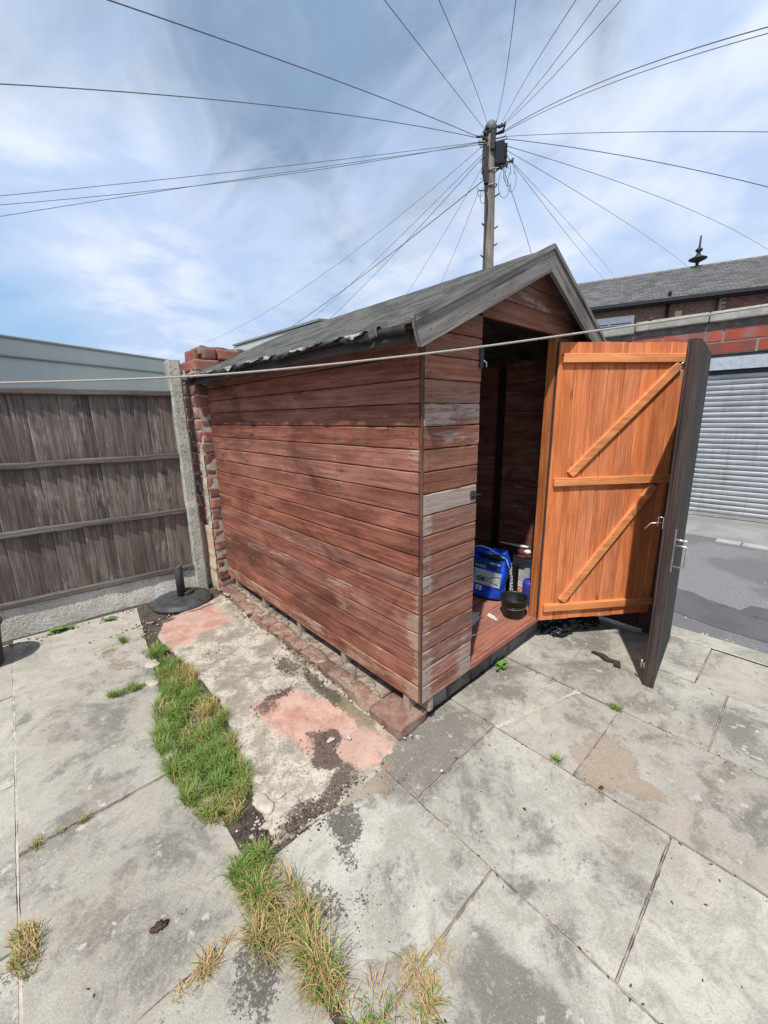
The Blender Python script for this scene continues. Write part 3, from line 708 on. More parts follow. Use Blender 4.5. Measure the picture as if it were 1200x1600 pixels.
# long side wall (left), boards along y; nail heads near the ends
mb = MB(); wear = []
k = 0
while k*PT < roofz(0)-0.03:
    h = min(BH, roofz(0)-0.005-k*PT)
    n0 = len(mb.v)
    mb.plank((0.0, 0.004+random.uniform(0, .003), k*PT), (0, 1, 0), (0, 0, 1), (-1, 0, 0), L-.01, h, 0.014, 24, 0.0011, 0.004)
    for v in mb.v[n0:]:
        wr = 0.0
        if v[1] < 0.10: wr += 0.9*(1-v[1]/.10)*(1.0 if v[2] < 0.6 else 0.35)
        if .1 < v[2] < .8: wr += .16
        if v[2] < 0.10: wr += 0.5
        if v[2] > 1.6: wr -= 0.4
        wear.append(wr)
    k += 1
nn_ = len(mb.v)
for k in range(18):
    for yy in (0.045, 0.62, 1.2, 1.78, L-0.06):
        for dz in (0.025, 0.07): mb.blob((-0.0145, yy+random.uniform(-.006, .006), k*PT+dz+random.uniform(-.005, .005)), (0.0018, 0.0038, 0.0038), k, 0.2, 1)
wear += [0]*(len(mb.v)-nn_)
o = mb.build('side_wall', M['red_y'], shed); set_attr(o.data, 'wear', wear); set_attr(o.data, 'nail', [0.0]*nn_+[1.0]*(len(mb.v)-nn_))
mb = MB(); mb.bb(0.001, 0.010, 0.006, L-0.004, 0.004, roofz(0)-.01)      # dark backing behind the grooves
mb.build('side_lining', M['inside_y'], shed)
# right and back walls
def clip_board(mb, z0, z1, y, t, x0=0.0, x1=W):
    """front/back board with its ends cut to the roof slope"""
    lo, hi = [], []
    def lim(z):   # x-range available below the roof line at height z
        d = (RZ-z)/SL
        return max(x0, AP-d), min(x1, AP+d)
    a0, a1 = lim(z0); b0, b1 = lim(z1) if z1 < RZ else (AP, AP)
    if a1-a0 < 0.02: return
    poly = [(a0, y, z0), (a1, y, z0)]
    zc = roofz(x0)
    if z0 < roofz(x1) < z1 and x1 > AP: poly.append((x1, y, roofz(x1)))
    poly.append((b1, y, z1 if z1 < RZ else RZ))
    if b1-b0 > 1e-4: poly.append((b0, y, z1))
    if z0 < roofz(x0) < z1 and x0 < AP: poly.append((x0, y, roofz(x0)))
    mb.prism(poly, (0, t, 0))
mb = MB(); k = 0
while k*PT < roofz(W)-.02:
    mb.plank((W, 0.0, k*PT), (0, 1, 0), (0, 0, 1), (1, 0, 0), L, min(BH, roofz(W)-k*PT), 0.014, 6, 0.001); k += 1
mb.bb(W-0.010, W-0.001, 0.006, L-0.004, 0.004, roofz(W)-.01)
mb.build('side_wall', M['red_y'], shed)
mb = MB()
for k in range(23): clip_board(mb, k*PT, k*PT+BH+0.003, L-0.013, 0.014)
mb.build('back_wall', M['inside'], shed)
# front: left panel, right panel, gable
DX0, DX1, DZ = 0.41, 1.19, 1.905
mb = MB(); wear = []; rnd = random.Random(11)
wk = {7: -.2, 8: .0, 9: -.1, 10: .9, 11: .0, 12: .25, 13: .6, 14: .85, 15: .2, 16: .15, 0: .45, 1: .1, 4: .0}
for k in range(20):
    x1 = DX0+rnd.uniform(-.004, .004); z0 = k*PT; z1 = z0+BH
    if z0 >= DZ: break
    n0 = len(mb.v)
    if z1 < roofz(0.0): mb.plank((0.004, 0.0, z0), (1, 0, 0), (0, 0, 1), (0, -1, 0), x1-0.004, BH, 0.014, 10, 0.0012, 0.004)
    else: clip_board(mb, z0, min(z1, DZ), 0.0, -0.014, 0.0, x1)
    for v in mb.v[n0:]:
        wr = wk.get(k, 0.0)
        if v[0] < 0.05 and v[2] < 1.0: wr += 0.45
        if z0 < .35 and v[0] > .3: wr += .2
        wear.append(wr)
nn_ = len(mb.v)
for k in range(19):
    for xx in (0.035, 0.39):
        for dz in (0.025, 0.07): mb.blob((xx+random.uniform(-.005, .005), -0.0145, k*PT+dz+random.uniform(-.005, .005)), (0.0038, 0.0018, 0.0038), k, 0.2, 1)
wear += [0]*(len(mb.v)-nn_)
o = mb.build('front_wall', M['red_x'], shed); set_attr(o.data, 'wear', wear); set_attr(o.data, 'nail', [0.0]*nn_+[1.0]*(len(mb.v)-nn_))
mb = MB()
for k in range(19): mb.plank((DX1+0.012, 0.0, k*PT), (1, 0, 0), (0, 0, 1), (0, -1, 0), W-DX1-0.014, BH, 0.014, 6, 0.0012, 0.004)
mb.build('front_wall', M['red_x'], shed)
mb = MB()
for k in (0, 1, 2, 3): clip_board(mb, DZ+k*PT-0.005, DZ+k*PT+BH-0.005, 0.0, -0.014, 0.0, W)
mb.build('gable', M['red_x'], shed)
mb = MB(); mb.plank((-0.0115, -0.0125, 0.0), (0, 0, 1), (1, 0, 0), (0, 1, 0), 1.83, 0.0075, 0.009, 30, .0006, .001)
mb.build('corner_strip', M['corner'], shed)
# inner frame: studs, header
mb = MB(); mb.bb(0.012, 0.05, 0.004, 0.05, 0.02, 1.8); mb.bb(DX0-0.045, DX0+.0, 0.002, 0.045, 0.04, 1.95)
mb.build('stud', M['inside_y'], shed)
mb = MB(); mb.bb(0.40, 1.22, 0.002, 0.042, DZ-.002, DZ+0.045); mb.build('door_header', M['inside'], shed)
mb = MB(); mb.bb(DX1, DX1+0.042, -0.012, 0.04, 0.03, DZ-.003); mb.build('door_jamb', M['jamb'], shed)
mb = MB()
for x in (0.55, 1.1): mb.bb(x, x+.04, L-.055, L-.015, .04, 1.95)
for y in (0.6, 1.2, 1.8): mb.bb(W-.05, W-.011, y, y+.04, .04, 1.8); mb.bb(.011, .05, y, y+.04, .04, 1.8)
mb.build('stud', M['inside_y'], shed)
# floor and bearers
mb = MB()
for k in range(18):
    mb.bb(0.012, W-0.012, 0.002+k*0.136, 0.002+k*0.136+0.133, 0.016, 0.04)
mb.build('floor', M['floorw'], shed)
mb = MB(); mb.plank((0.414, 0.0, 0.002), (1, 0, 0), (0, 0, 1), (0, -1, 0), 0.83, 0.037, 0.016, 10, 0.0015, 0.003)
mb.build('threshold', M['floorw'], shed)
for y in (0.10, 0.66, 1.2, 1.76, 2.3):
    mb = MB(); mb.bb(-0.004, W-.02, y-.022, y+.022, -0.088, -0.001); mb.build('bearer', M['bearer'], shed, 0.003)
mb = MB(); mb.bb(0.06, 0.095, -0.008, 0.075, -0.085, -0.001); mb.build('bearer', M['bearer'], shed, 0.006)
# roof: boards, felt with ragged eave, bargeboards
EX = 0.172; Y0, Y1 = -0.10, 2.56
for side in (-1, 1):
    mb = MB(); y = Y0+0.01
    xe = AP + side*(AP+EX-0.01)
    while y < Y1-0.01:
        w_ = min(0.118, Y1-0.01-y); p = []
        jit = random.uniform(-.006, .01) if side < 0 else 0
        a = Vector((AP, y, RZ+0.012)); b_ = Vector((xe-side*jit, y, RZ+0.012-SL*abs(xe-side*jit-AP)))
        mb.prism([a, b_, b_+Vector((0, 0, -0.012)), a+Vector((0, 0, -0.012))], (0, w_-.003, 0)); y += w_
    mb.build('roof_board', M['old_dark'], shed)
    # felt
    vs, fs = [], []; nx_, ny_ = 26, 110
    for j in range(ny_+1):
        yy = Y0-0.004+(Y1-Y0+0.01)*j/ny_
        rag = 0.020*fbm(yy*4, side, 2)+0.012*noise.noise((yy*30, side, 1)) if side < 0 else 0
        drop = max(0.0, noise.noise((yy*3.1, 4.7, side)))*0.04 if side < 0 else 0
        for i in range(nx_+1):
            u = i/nx_; x = AP+side*(AP+EX+0.012+rag)*u
            lap = 0.0035 if abs(x-AP) < 0.36 else 0.0
            z = RZ+0.0165-SL*abs(x-AP)+lap+0.0065*fbm(x*5, yy*6, side*3)+0.004*max(0, noise.noise((x*14, yy*4, 7)))
            if u > 0.97: z -= drop*(u-0.97)/0.03+0.004
            if i == 0: z = RZ+0.020+0.002*noise.noise((yy*8, 0, 0))
            vs.append((x, yy, z))
    for j in range(ny_):
        for i in range(nx_):
            a = j*(nx_+1)+i; q = (a, a+1, a+nx_+2, a+nx_+1); fs.append(q[::-1] if side > 0 else q)
    mb = MB(); mb.add(vs, fs, False); o = mb.build('roof_felt', M['felt'], shed)
    so = o.modifiers.new('thick', 'SOLIDIFY'); so.thickness = 0.003; so.offset = 1 if side > 0 else -1
vs, fs = [], []      # black felt folded down over the eave, ragged lower edge
for i in range(131):
    yy = Y0+0.012+(Y1-Y0-.03)*i/130
    dp = 0.024+0.028*fbm(yy*2.6, 2.2, 1)+0.012*noise.noise((yy*22, 1, 8))
    for j in range(5):
        u = j/4; vs.append((-EX-0.010-0.006*math.sin(u*3)+0.006*noise.noise((yy*9, u*2, 3)), yy, roofz(-EX-.01)+0.014-max(.008, dp)*u))
for i in range(130):
    for j in range(4): a = i*5+j; fs.append((a, a+1, a+6, a+5))
mb = MB(); mb.add(vs, fs, True); o = mb.build('eave_felt', M['black_felt'], shed); so = o.modifiers.new('thick', 'SOLIDIFY'); so.thickness = 0.003
# torn pale felt backing and curled scraps along the near eave
def scrap(y0, ln, w_, sd_):
    mb = MB()
    n = max(8, int(ln/.012)); vs = []; fs = []
    for i in range(n+1):
        u0 = i/n; yy = y0+ln*u0; env = math.sin(math.pi*min(1, max(0, u0)))**.5
        top = 0.017+0.004*noise.noise((yy*9, 1, sd_)); wd = (w_*(0.45+0.9*abs(fbm(yy*11, sd_, 3)))+.002)*env+.001
        for j in range(4):
            u = j/3; x = -EX-0.019-0.010*u*env-0.007*noise.noise((yy*14, u*2, sd_)); z = roofz(-EX)+top-u*wd+0.004*noise.noise((yy*22, j, 1))
            if j == 0: x = -EX+0.012; z += 0.004
            vs.append((x, yy, z))
    for i in range(n):
        for j in range(3): a = i*4+j; fs.append((a, a+1, a+5, a+4))
    mb.add(vs, fs)
    o = mb.build('torn_felt', M['felt_torn'], shed); so = o.modifiers.new('thick', 'SOLIDIFY'); so.thickness = 0.003
for (y0, ln, w_) in [(0.14, .13, .034), (0.31, .09, .014), (0.46, .30, .020), (0.93, .10, .026), (1.06, .26, .012), (1.45, .16, .028), (1.80, .12, .014), (2.05, .34, .020)]: scrap(y0, ln, w_, y0*7)
mb = MB()
vs = []; fs = []   # curled hanging flap near the front corner
for i in range(9):
    for j in range(13):
        a = -0.6+3.6*j/12; r_ = 0.017+0.003*math.sin(i)
        vs.append((-EX-0.012-r_*math.cos(a)*0.8, 0.06+i*0.006+0.004*math.sin(a*2), 1.766+r_*math.sin(a)*1.5-0.001*i))
for i in range(8):
    for j in range(12): a = i*13+j; fs.append((a, a+1, a+14, a+13))
mb.add(vs, fs, True); o = mb.build('felt_flap', M['felt'], shed); so = o.modifiers.new('thick', 'SOLIDIFY'); so.thickness = 0.004
mb = MB(); mb.plank((-EX+0.035, Y0+0.02, roofz(-EX+.03)-0.058), (0, 1, 0), (0, 0, 1), (-1, 0, 0), Y1-Y0-.05, 0.045, 0.018, 20, 0.004, 0.004)
mb.build('eave_batten', M['old_dark'], shed)
slope = math.atan(SL); slen = (AP+EX+0.006)/math.cos(slope)
for side in (-1, 1):
    # local x runs down the slope from the apex, local z is perpendicular to it
    rot = Matrix.Rotation(slope, 4, 'Y') if side > 0 else Matrix.Rotation(math.pi, 4, 'Z') @ Matrix.Rotation(slope, 4, 'Y')
    yd = -1 if side > 0 else 1          # local y direction that faces the yard
    dd = 0.106; tn = math.tan(slope)
    mb = MB(); mb.prism([(0.001, 0, 0), (slen, 0, 0), (slen+0.006, 0, -dd), (0.001+dd*tn, 0, -dd)], (0, 0.018*yd, 0))
    o = mb.build('bargeboard', M['grey_x'], shed, 0.002)
    o.matrix_local = Matrix.Translation((AP, Y0-0.006, RZ+0.030)) @ rot
    mb = MB(); mb.prism([(0.001, .0185*yd, .006), (slen+.004, .0185*yd, .006), (slen+.004, .0185*yd, -.014), (0.001+.014*tn, .0185*yd, -.014)], (0, 0.007*yd, 0))
    tr = mb.build('trim', M['grey_x'], o, 0.001)
    for u in (0.06, 0.52, 0.93):
        mb = MB(); mb.blob((slen*u+.01, 0.0185*yd, -.05-.03*(u*7 % 1)), (.0035, .002, .0035), 1, .2, 1); mb.build('nail_head', M['darksteel'], o)
# hinge and latch on the front panel
mb = MB(); mb.bb(0.392, 0.409, -0.022, -0.0145, 1.665, 1.76); mb.tube([(0.414, -0.02, 1.66), (0.414, -0.02, 1.755)], 0.005, 8)
mb.build('latch_plate', M['darksteel'], shed)
mb = MB(); mb.tube([(0.41, -0.024, 1.70), (0.428, -0.03, 1.69), (0.432, -0.03, 1.668)], 0.004, 6); mb.build('latch_hook', M['steel'], shed)
mb = MB(); mb.bb(0.355, 0.398, -0.0175, -0.0145, 1.02, 1.065); mb.tube([(0.36, -0.021, 1.043), (0.43, -0.024, 1.040)], 0.004, 6)
mb.build('turn_button', M['bark'], shed)

# door: opened about 145 degrees, brown-stained outside, orange inside
DT = R(-36)
door = bpy.data.objects.new('door', None); COL.objects.link(door); door.parent = shed
door.location = (1.205, -0.022, 0.0); door.rotation_euler = (0, 0, DT)
door['label'] = 'open ledged and braced door, bright orange inside'
# local: +x along the door from the hinge, local -y faces the camera side (inside face)
DW, DB, DTp = 0.885, 0.028, 1.862
mb = MB(); nb = 8; bw = DW/nb
for k in range(nb):
    mb.plank((k*bw, 0.0, DB+random.uniform(-.003, .002)), (0, 0, 1), (1, 0, 0), (0, -1, 0), DTp-DB, bw-0.0025, 0.012, 8, 0.0006, 0.003)
mb.build('door_board', M['orange_z'], door)
mb = MB(); mb.bb(0.002, DW-.002, 0.001, 0.006, DB+.003, DTp-.003); mb.build('door_face', M['gate_red'], door)
def ledge(z, x0=0.025, x1=DW-0.02, name='ledge'):
    mb = MB(); mb.plank((x0, -0.0125, z), (1, 0, 0), (0, 0, 1), (0, -1, 0), x1-x0, 0.052, 0.022, 4, 0.0005, 0.002)
    return mb.build(name, M['orange_x'], door)
z1, z2, z3 = 0.098, 0.985, 1.742
ledge(z1, 0.022, 0.84); ledge(z2, 0.022, 0.84); ledge(z3, 0.018, 0.86)
def brace(x0, za, x1, zb):
    mb = MB(); a = Vector((x0, -0.0125, za)); b_ = Vector((x1, -0.0125, zb)); d = (b_-a).normalized(); u = Vector((-d.z, 0, d.x))
    mb.plank(a-u*0.026, d, u, (0, -1, 0), (b_-a).length, 0.052, 0.021, 3, 0.0004, 0.002); mb.build('brace', M['orange_x'], door)
brace(0.15, z1+0.075, 0.735, z2-0.02); brace(0.13, z2+0.075, 0.79, z3-0.015)
mb = MB(); mb.bb(-0.012, -0.003, 0.002, 0.030, DB, DTp); mb.build('hinge_edge', M['black_felt'], door)

# =================================================================== things in the shed doorway
# blue bag/canister
bag = thing('plastic_canister', 'shiny bright blue plastic pack with pale green-grey label in shed doorway', 'plastic pack', (1.235, 0.475, 0.045), 0)
fX = Vector((-0.30, 0.95, 0)).normalized()          # along the face, to the left in view is +fX
nrm = Vector((-fX.y, fX.x, 0))                      # faces the camera side
def bagp(u, w, z): return fX*(u*0.84) + nrm*w + Vector((0, 0, z))
vs, fs = [], []; nu, nz = 22, 22; Wb, Tb, Hb = 0.36, 0.16, 0.36
ring = []
def sup(a, p=0.45):
    c, s = math.cos(a), math.sin(a); return math.copysign(abs(c)**p, c), math.copysign(abs(s)**p, s)
N = 64
for j in range(nz+1):
    v = j/nz; z = Hb*v; sh = 1.0-0.10*max(0, (v-.72)/.28)**1.5; th = 1.0-0.55*max(0, (v-.7)/.3)
    if v < 0.05: sh *= 0.94
    for i in range(N):
        cx, cy = sup(2*math.pi*i/N); u = cx*Wb/2*sh; w = cy*Tb/2*th
        p = bagp(u, w, z); cr = 0.009+0.028*max(0, (v-.62)/.38)
        q = Vector((noise.noise(p*13), noise.noise(p*13+Vector((5, 0, 0))), noise.noise(p*11+Vector((0, 5, 0)))))*cr
        vs.append(p+q)
for j in range(nz):
    for i in range(N): fs.append((j*N+i, (j*N+(i+1) % N), (j+1)*N+(i+1) % N, (j+1)*N+i))
fs.append(tuple(range(N-1, -1, -1))); fs.append(tuple(range(nz*N, nz*N+N)))
mb = MB(); mb.add(vs, fs, True); body = mb.build('body', M['blue'], bag)
def panel(name, u0, u1, z0, z1, m, par, w=0.083, slant=0.0, th=0.0015):
    mb = MB(); n_ = 10; V_ = []; F_ = []
    for j in range(n_+1):
        for i in range(n_+1):
            u = u0+(u1-u0)*i/n_; z = z0+(z1-z0)*j/n_+slant*(u-u0); pp = bagp(u, w, z)
            V_.append(pp+nrm*0.0012*noise.noise(pp*22))
    for j in range(n_):
        for i in range(n_): a = j*(n_+1)+i; F_.append((a, a+1, a+n_+2, a+n_+1))
    mb.add(V_, F_, True); o = mb.build(name, m, par); return o
panel('dark_panel', -0.135, 0.125, 0.235, 0.315, M['navy'], bag, 0.0835)
panel('green_strip', 0.0, 0.10, 0.243, 0.262, M['labelgreen'], bag, 0.0852)
panel('silver_strip', -0.125, -0.03, 0.285, 0.298, M['labelgrey'], bag, 0.0852)
lab = panel('label_panel', -0.15, 0.14, 0.105, 0.225, M['labelgrey'], bag, 0.0845)
panel('green_mark', 0.085, 0.118, 0.17, 0.215, M['labelgreen'], lab, 0.0868)
for (u, w_) in ((0.085, .055), (0.01, .055)):
    panel('white_box', u, u+w_, 0.052, 0.09, M['white'], bag, 0.0855)
mb = MB()
for r_ in range(6):
    for k in range(8):
        if random.random() < .75:
            c = bagp(0.018+k*0.0055, 0.0872, 0.058+r_*0.005); mb.box(c, (0.002, 0.003, 0.0022))
mb.build('printed_lines', M['ink'], bag)
mb = MB()
mb.tube([bagp(0.115, .0865, .150), bagp(.06, .0865, .156), bagp(0.0, .0865, .15), bagp(-.06, .0865, .138), bagp(-.13, .0865, .13)], 0.002, 4)
mb.tube([bagp(-0.03, .0865, .16), bagp(-.08, .0865, .185), bagp(-.145, .0865, .198)], 0.002, 4)
mb.build('swoosh', M['ink'], lab)
lettering('SK', 0.062, bagp(0.035, 0.0872, 0.15), -fX, (0, 0, 1), M['ink'], lab, shear=0.5, bold=0.001)
mb = MB()   # rope handle curling over the top
mb.tube([bagp(0.17, .02, .33), bagp(.15, .05, .375), bagp(.08, .06, .40), bagp(0, .055, .392), bagp(-.08, .05, .362), bagp(-.16, .04, .33), bagp(-.20, .05, .27)], 0.005, 8)
mb.build('handle', plain('pale_blue_edge', (0.35, 0.45, 0.6), 0.4), bag)
mb = MB(); mb.blob(bagp(.02, .03, .352), (.11, .035, .035), 4, .8, 3, 2.5, math.atan2(fX.y, fX.x)); mb.build('crumpled_top', M['blue'], bag)
mb = MB(); mb.blob(bagp(-.03, .062, .335), (.09, .012, .022), 9, .7, 3, 2.5, math.atan2(fX.y, fX.x)); mb.build('dark_opening', M['ink'], bag)
mb = MB(); mb.blob((1.43, .80, .20), (.16, .06, .16), 6, .35, 3, 1.6, 1.2)
tag(mb.build('plastic_sack', M['blue']), 'plain blue sack behind the shiny blue labelled pack', 'sack')

bag.matrix_world = Matrix.Translation((1.244, 0.447, 0.068)) @ Matrix.Rotation(R(-6), 4, nrm)
# narrow black box with white lettering, grey carton
bx = thing('narrow_box', 'narrow black box with white letters down its edge beside the blue pack', 'box', (1.43, 0.315, 0.041), R(-8))
mb = MB(); mb.bb(-.012, .03, -.036, .05, 0, .262); mb.build('box_body', M['ink'], bx, 0.004)
lettering('POWERBASE', 0.044, (-.0132, 0.006, 0.135), (0, -.12, -1), (0, -1, .12), M['white'], bx, bold=0.0008)
ct = thing('carton', 'pale grey printed carton standing against the right shed wall', 'carton', (1.61, 0.315, 0.041), 0)
mb = MB(); mb.bb(-0.012, 0.05, -0.125, 0.10, 0.0, 0.265); mb.build('carton_body', M['cardgrey'], ct, 0.004)
mb = MB(); mb.bb(-0.0140, -0.0125, -0.105, 0.055, 0.03, 0.235); cp = mb.build('printed_panel', plain('grey_print', (0.56, 0.56, 0.58), .6), ct)
mb = MB()
for k in range(17):
    z = .225-k*.0105; mb.bb(-0.0152, -0.0141, -0.098, -0.098+random.uniform(.09, .145), z, z+.003)
mb.build('printed_lines', plain('faint_grey_ink', (0.27, 0.27, 0.29), .6), cp)
mb = MB(); mb.bb(-0.0154, -0.0141, 0.03, 0.085, 0.004, 0.05); wl = mb.build('white_label', M['white'], ct)
mb = MB(); mb.bb(-0.0168, -0.0156, 0.045, 0.07, 0.015, 0.04); mb.build('printed_mark', plain('grey_ink', (0.15, 0.15, 0.16), .6), wl)
mb = MB(); mb.blob((1.60, .33, .345), (.07, .17, .035), 3, .7, 3, 2, 0); tag(mb.build('cloth', M['maroon']), 'dark maroon cloth draped over the grey carton', 'cloth')
mb = MB(); mb.blob((1.58, .40, .40), (.02, .12, .008), 8, .5, 3, 2, 0.1); mb.blob((1.565, .27, .37), (.02, .03, .02), 12, .4, 3, 2, 0)
tag(mb.build('rag', M['white']), 'white rag on top of the maroon cloth', 'rag')
mb = MB(); mb.lathe([(0.0, 0), (.05, 0), (.055, .01), (.058, .17), (.05, .19), (.0, .19)], (1.36, .125, .041), 24)
tag(mb.build('tub', M['purple']), 'indigo plastic tub half hidden behind the black bucket', 'tub')
bk = thing('bucket', 'small black plastic bucket standing on the shed threshold', 'bucket', (1.118, 0.120, 0.041), 0); bk.scale = (1.1, 1.1, 1.07)
mb = MB(); mb.lathe([(0.0, 0), (.066, 0), (.068, .004), (.083, .125), (.087, .128), (.087, .135), (.081, .136), (.079, .128), (.064, .008), (0.0, .006)], (0, 0, 0), 40)
mb.build('bucket_body', M['black_plastic'], bk)
mb = MB(); mb.tube([(0.0845*math.cos(a), 0.0845*math.sin(a), .118-.042*abs(math.sin((a-.3)/2))) for a in [R(180+48*0)+i*math.pi/18 for i in range(19)]], 0.0022, 6)
mb.build('bucket_handle', plain('grey_wire', (0.16, 0.16, 0.16), .4, metal=.5), bk)
mb = MB(); mb.tube([(0.078*math.cos(i*math.pi/16), 0.078*math.sin(i*math.pi/16), .085) for i in range(33)], 0.0018, 6, False); mb.build('bucket_rib', M['black_plastic'], bk)
mb = MB()
def flat_scrap(pts, z, t=0.002):
    mb.prism([(x, y, z) for x, y in pts], (0, 0, t))
rn = random.Random(5)
def ragged(cx, cy, rx, ry, rz, z, n=26):
    P_ = []
    for i in range(n):
        a = 2*math.pi*i/n; k = 1+0.45*noise.noise((math.cos(a)*2.2+cx*9, math.sin(a)*2.2, cy*7))+.12*rn.uniform(-1, 1)
        x, y = rx*k*math.cos(a), ry*k*math.sin(a); P_.append((cx+x*math.cos(rz)-y*math.sin(rz), cy+x*math.sin(rz)+y*math.cos(rz)))
    flat_scrap(P_, z)
ragged(.86, .285, .11, .035, .35, .0415); ragged(.99, .21, .05, .02, 1.2, .0415)
tag(mb.build('paint_scrap', M['paint']), 'cream paper scrap lying on the shed floor in front of the blue pack', 'scrap')
mb = MB(); ragged(.60, .22, .07, .016, .7, .0415); ragged(.66, .17, .05, .012, -.4, .0415); ragged(.55, .29, .035, .02, 0, .0415)
tag(mb.build('paint_scrap', M['paint']), 'flaked cream scrap on the shed floor next to the front boards', 'scrap')

# =================================================================== BLACK BIN BAG under the door
mb = MB()
for (x, y, rx, ry, rz, s) in [(1.52, -.05, .16, .09, .085, 1), (1.66, -.13, .12, .07, .06, 4), (1.44, -.09, .08, .05, .045, 7), (1.75, -.19, .06, .05, .035, 11)]:
    mb.blob((x, y, G+rz*.6), (rx, ry, rz), s, .75, 4, 2.6, -.4)
tag(mb.build('bin_bag', M['binbag']), 'crumpled black bin bag on the paving under the orange door', 'bin bag')

# =================================================================== GATE (open leaf seen edge on) and fixed leaf
gate = thing('yard_gate', 'dark brown timber gate swung inward and seen almost edge on', 'gate', (1.93, -0.640, G), 0)
gdir = Vector((1.217-1.93, -0.715+0.640, 0)); GL = gdir.length; gdir.normalize()
ga = math.atan2(gdir.y, gdir.x); gate.rotation_euler = (R(0.75), 0, ga)
# local +x from hinge to free edge; local +y side faces -Y (camera right), local -y faces +Y
GH = 1.94
mb = MB(); nb = 6; bw = (GL-.004)/nb
for k in range(nb): mb.plank((k*bw, 0.012, 0.012), (0, 0, 1), (1, 0, 0), (0, 1, 0), GH-.014, bw-0.003, 0.016, 8, .001, .004)
mb.build('gate_board', M['gate_green'], gate)
mb = MB(); mb.plank((GL-0.052, 0.0105, 0.0), (0, 0, 1), (1, 0, 0), (0, -1, 0), GH, 0.048, 0.038, 10, .0015, .003)
mb.plank((0.0, 0.0105, 0.0), (0, 0, 1), (1, 0, 0), (0, -1, 0), GH, 0.048, 0.044, 6, .001, .003)
mb.build('stile', M['gate'], gate)
for z in (0.16, 0.95, 1.74):
    mb = MB(); mb.plank((0.05, 0.0105, z), (1, 0, 0), (0, 0, 1), (0, -1, 0), GL-0.105, 0.09, 0.040, 4, .001, .003); mb.build('rail', M['gate'], gate)
mb = MB(); mb.plank((GL-.003, -0.012, 0.004), (0, 0, 1), (0, 1, 0), (1, 0, 0), GH-.01, 0.043, 0.006, 10, .001, .002); mb.build('edge_strip', M['gate'], gate)
ph = bpy.data.objects.new('pull_handle', None); COL.objects.link(ph); ph.parent = gate
mb = MB(); hx = GL-0.03; hz = 0.76
mb.bb(hx-0.012, hx+.012, 0.0285, 0.033, hz-.03, hz+.21); mb.build('back_plate', M['steel'], ph)
mb = MB(); mb.tube([(hx, .037, hz), (hx, .082, hz), (hx, .088, hz+.008), (hx, .088, hz+.112), (hx, .082, hz+.12), (hx, .037, hz+.12)], .0055, 8)
mb.build('grip', M['steel'], ph)
mb = MB(); mb.tube([(hx, .036, hz+.155), (hx-.0, .075, hz+.15)], .006, 8); mb.blob((hx, .075, hz+.15), (.006, .016, .007), 1, .1, 2); mb.build('thumb_latch', M['steel'], ph)
mb = MB(); z = 1.0
mb.bb(GL-.04, GL-.005, -0.0315, -0.0285, z-.03, z+.035); mb.tube([(GL-.02, -.031, z+.03), (GL-.02, -.055, z+.03), (GL-.02, -.055, z-.02)], .004, 6); mb.tube([(GL-.02, -.04, z), (GL-.01, -.085, z-.006), (GL+.005, -.11, z-.04)], .004, 6)
mb.build('latch', M['steel'], gate)
mb = MB(); z = 1.835
mb.tube([(GL-.01+.0*i, -.031-.014*math.sin(i*.9)-0.008*i*.4, z-i*.011) for i in range(8)], .0035, 6); mb.build('hook', M['steel'], gate)
mb = MB(); mb.tube([(GL-.02, -.045, .10), (GL-.02, -.045, .155)], .005, 8); mb.bb(GL-.03, GL-.008, -.034, -.0285, .11, .145); mb.build('drop_bolt', M['steel'], gate)

fx = thing('fixed_gate_leaf', 'dark red-brown boarded panel closing the yard behind the orange door', 'gate', (1.895, -0.60, G))
mb = MB(); nb = 26
for k in range(nb): mb.plank((0.0, 0.02+k*0.118, 0.03), (0, 0, 1), (0, 1, 0), (-1, 0, 0), 1.80, 0.115, 0.02, 6, .001, .004)
mb.build('gate_board', M['gate_red'], fx)
mb = MB(); mb.bb(.0, .045, .0, 3.1, .25, .34); mb.bb(.0, .045, .0, 3.1, 1.45, 1.54); mb.build('rail', M['gate_red'], fx)
mb = MB(); mb.bb(.0, .07, .03, .10, -.02, 1.80); mb.build('gate_post', M['gate_red'], fx)
# bark strip and dead leaf on the paving
mb = MB(); pts = [(1.36, -.36), (1.37, -.42), (1.34, -.47), (1.355, -.52), (1.29, -.545), (1.285, -.51), (1.32, -.50), (1.305, -.45), (1.335, -.40), (1.34, -.35)]
mb.prism([(x, y, G+.002) for x, y in pts], (0, 0, .012)); tag(mb.build('bark_strip', M['bark'], bevel=.003), 'dark curved strip of bark on the paving left of the gate', 'bark')
def leaf(x, y, r, s, label):
    mb = MB(); mb.blob((0, 0, 0), r, s, .9, 3, 2.6, s); o = mb.build('dead_leaf', M['leafbrown']); o.location = (x, y, G+.006); tag(o, label, 'leaf')
leaf(-1.24, .008, (.022, .013, .006), 3, 'dark brown dead leaf alone in the middle of a slab')
leaf(-.02, -.25, (.006, .003, .003), 5, 'tiny dark leaf scrap on the joint before the shed')
leaf(-.02, -.6, (.006, .004, .003), 8, 'tiny dark speck of leaf on the big middle slab')
leaf(.31, -.78, (.010, .007, .005), 9, 'small dark leaf on the joint below the brown stain')

# =================================================================== FENCE
fr = R(180-6.0)
fence = thing('timber_fence', 'grey weathered closeboard fence with three rails on a concrete gravel board', 'fence', (-0.235, 2.70, G), fr)
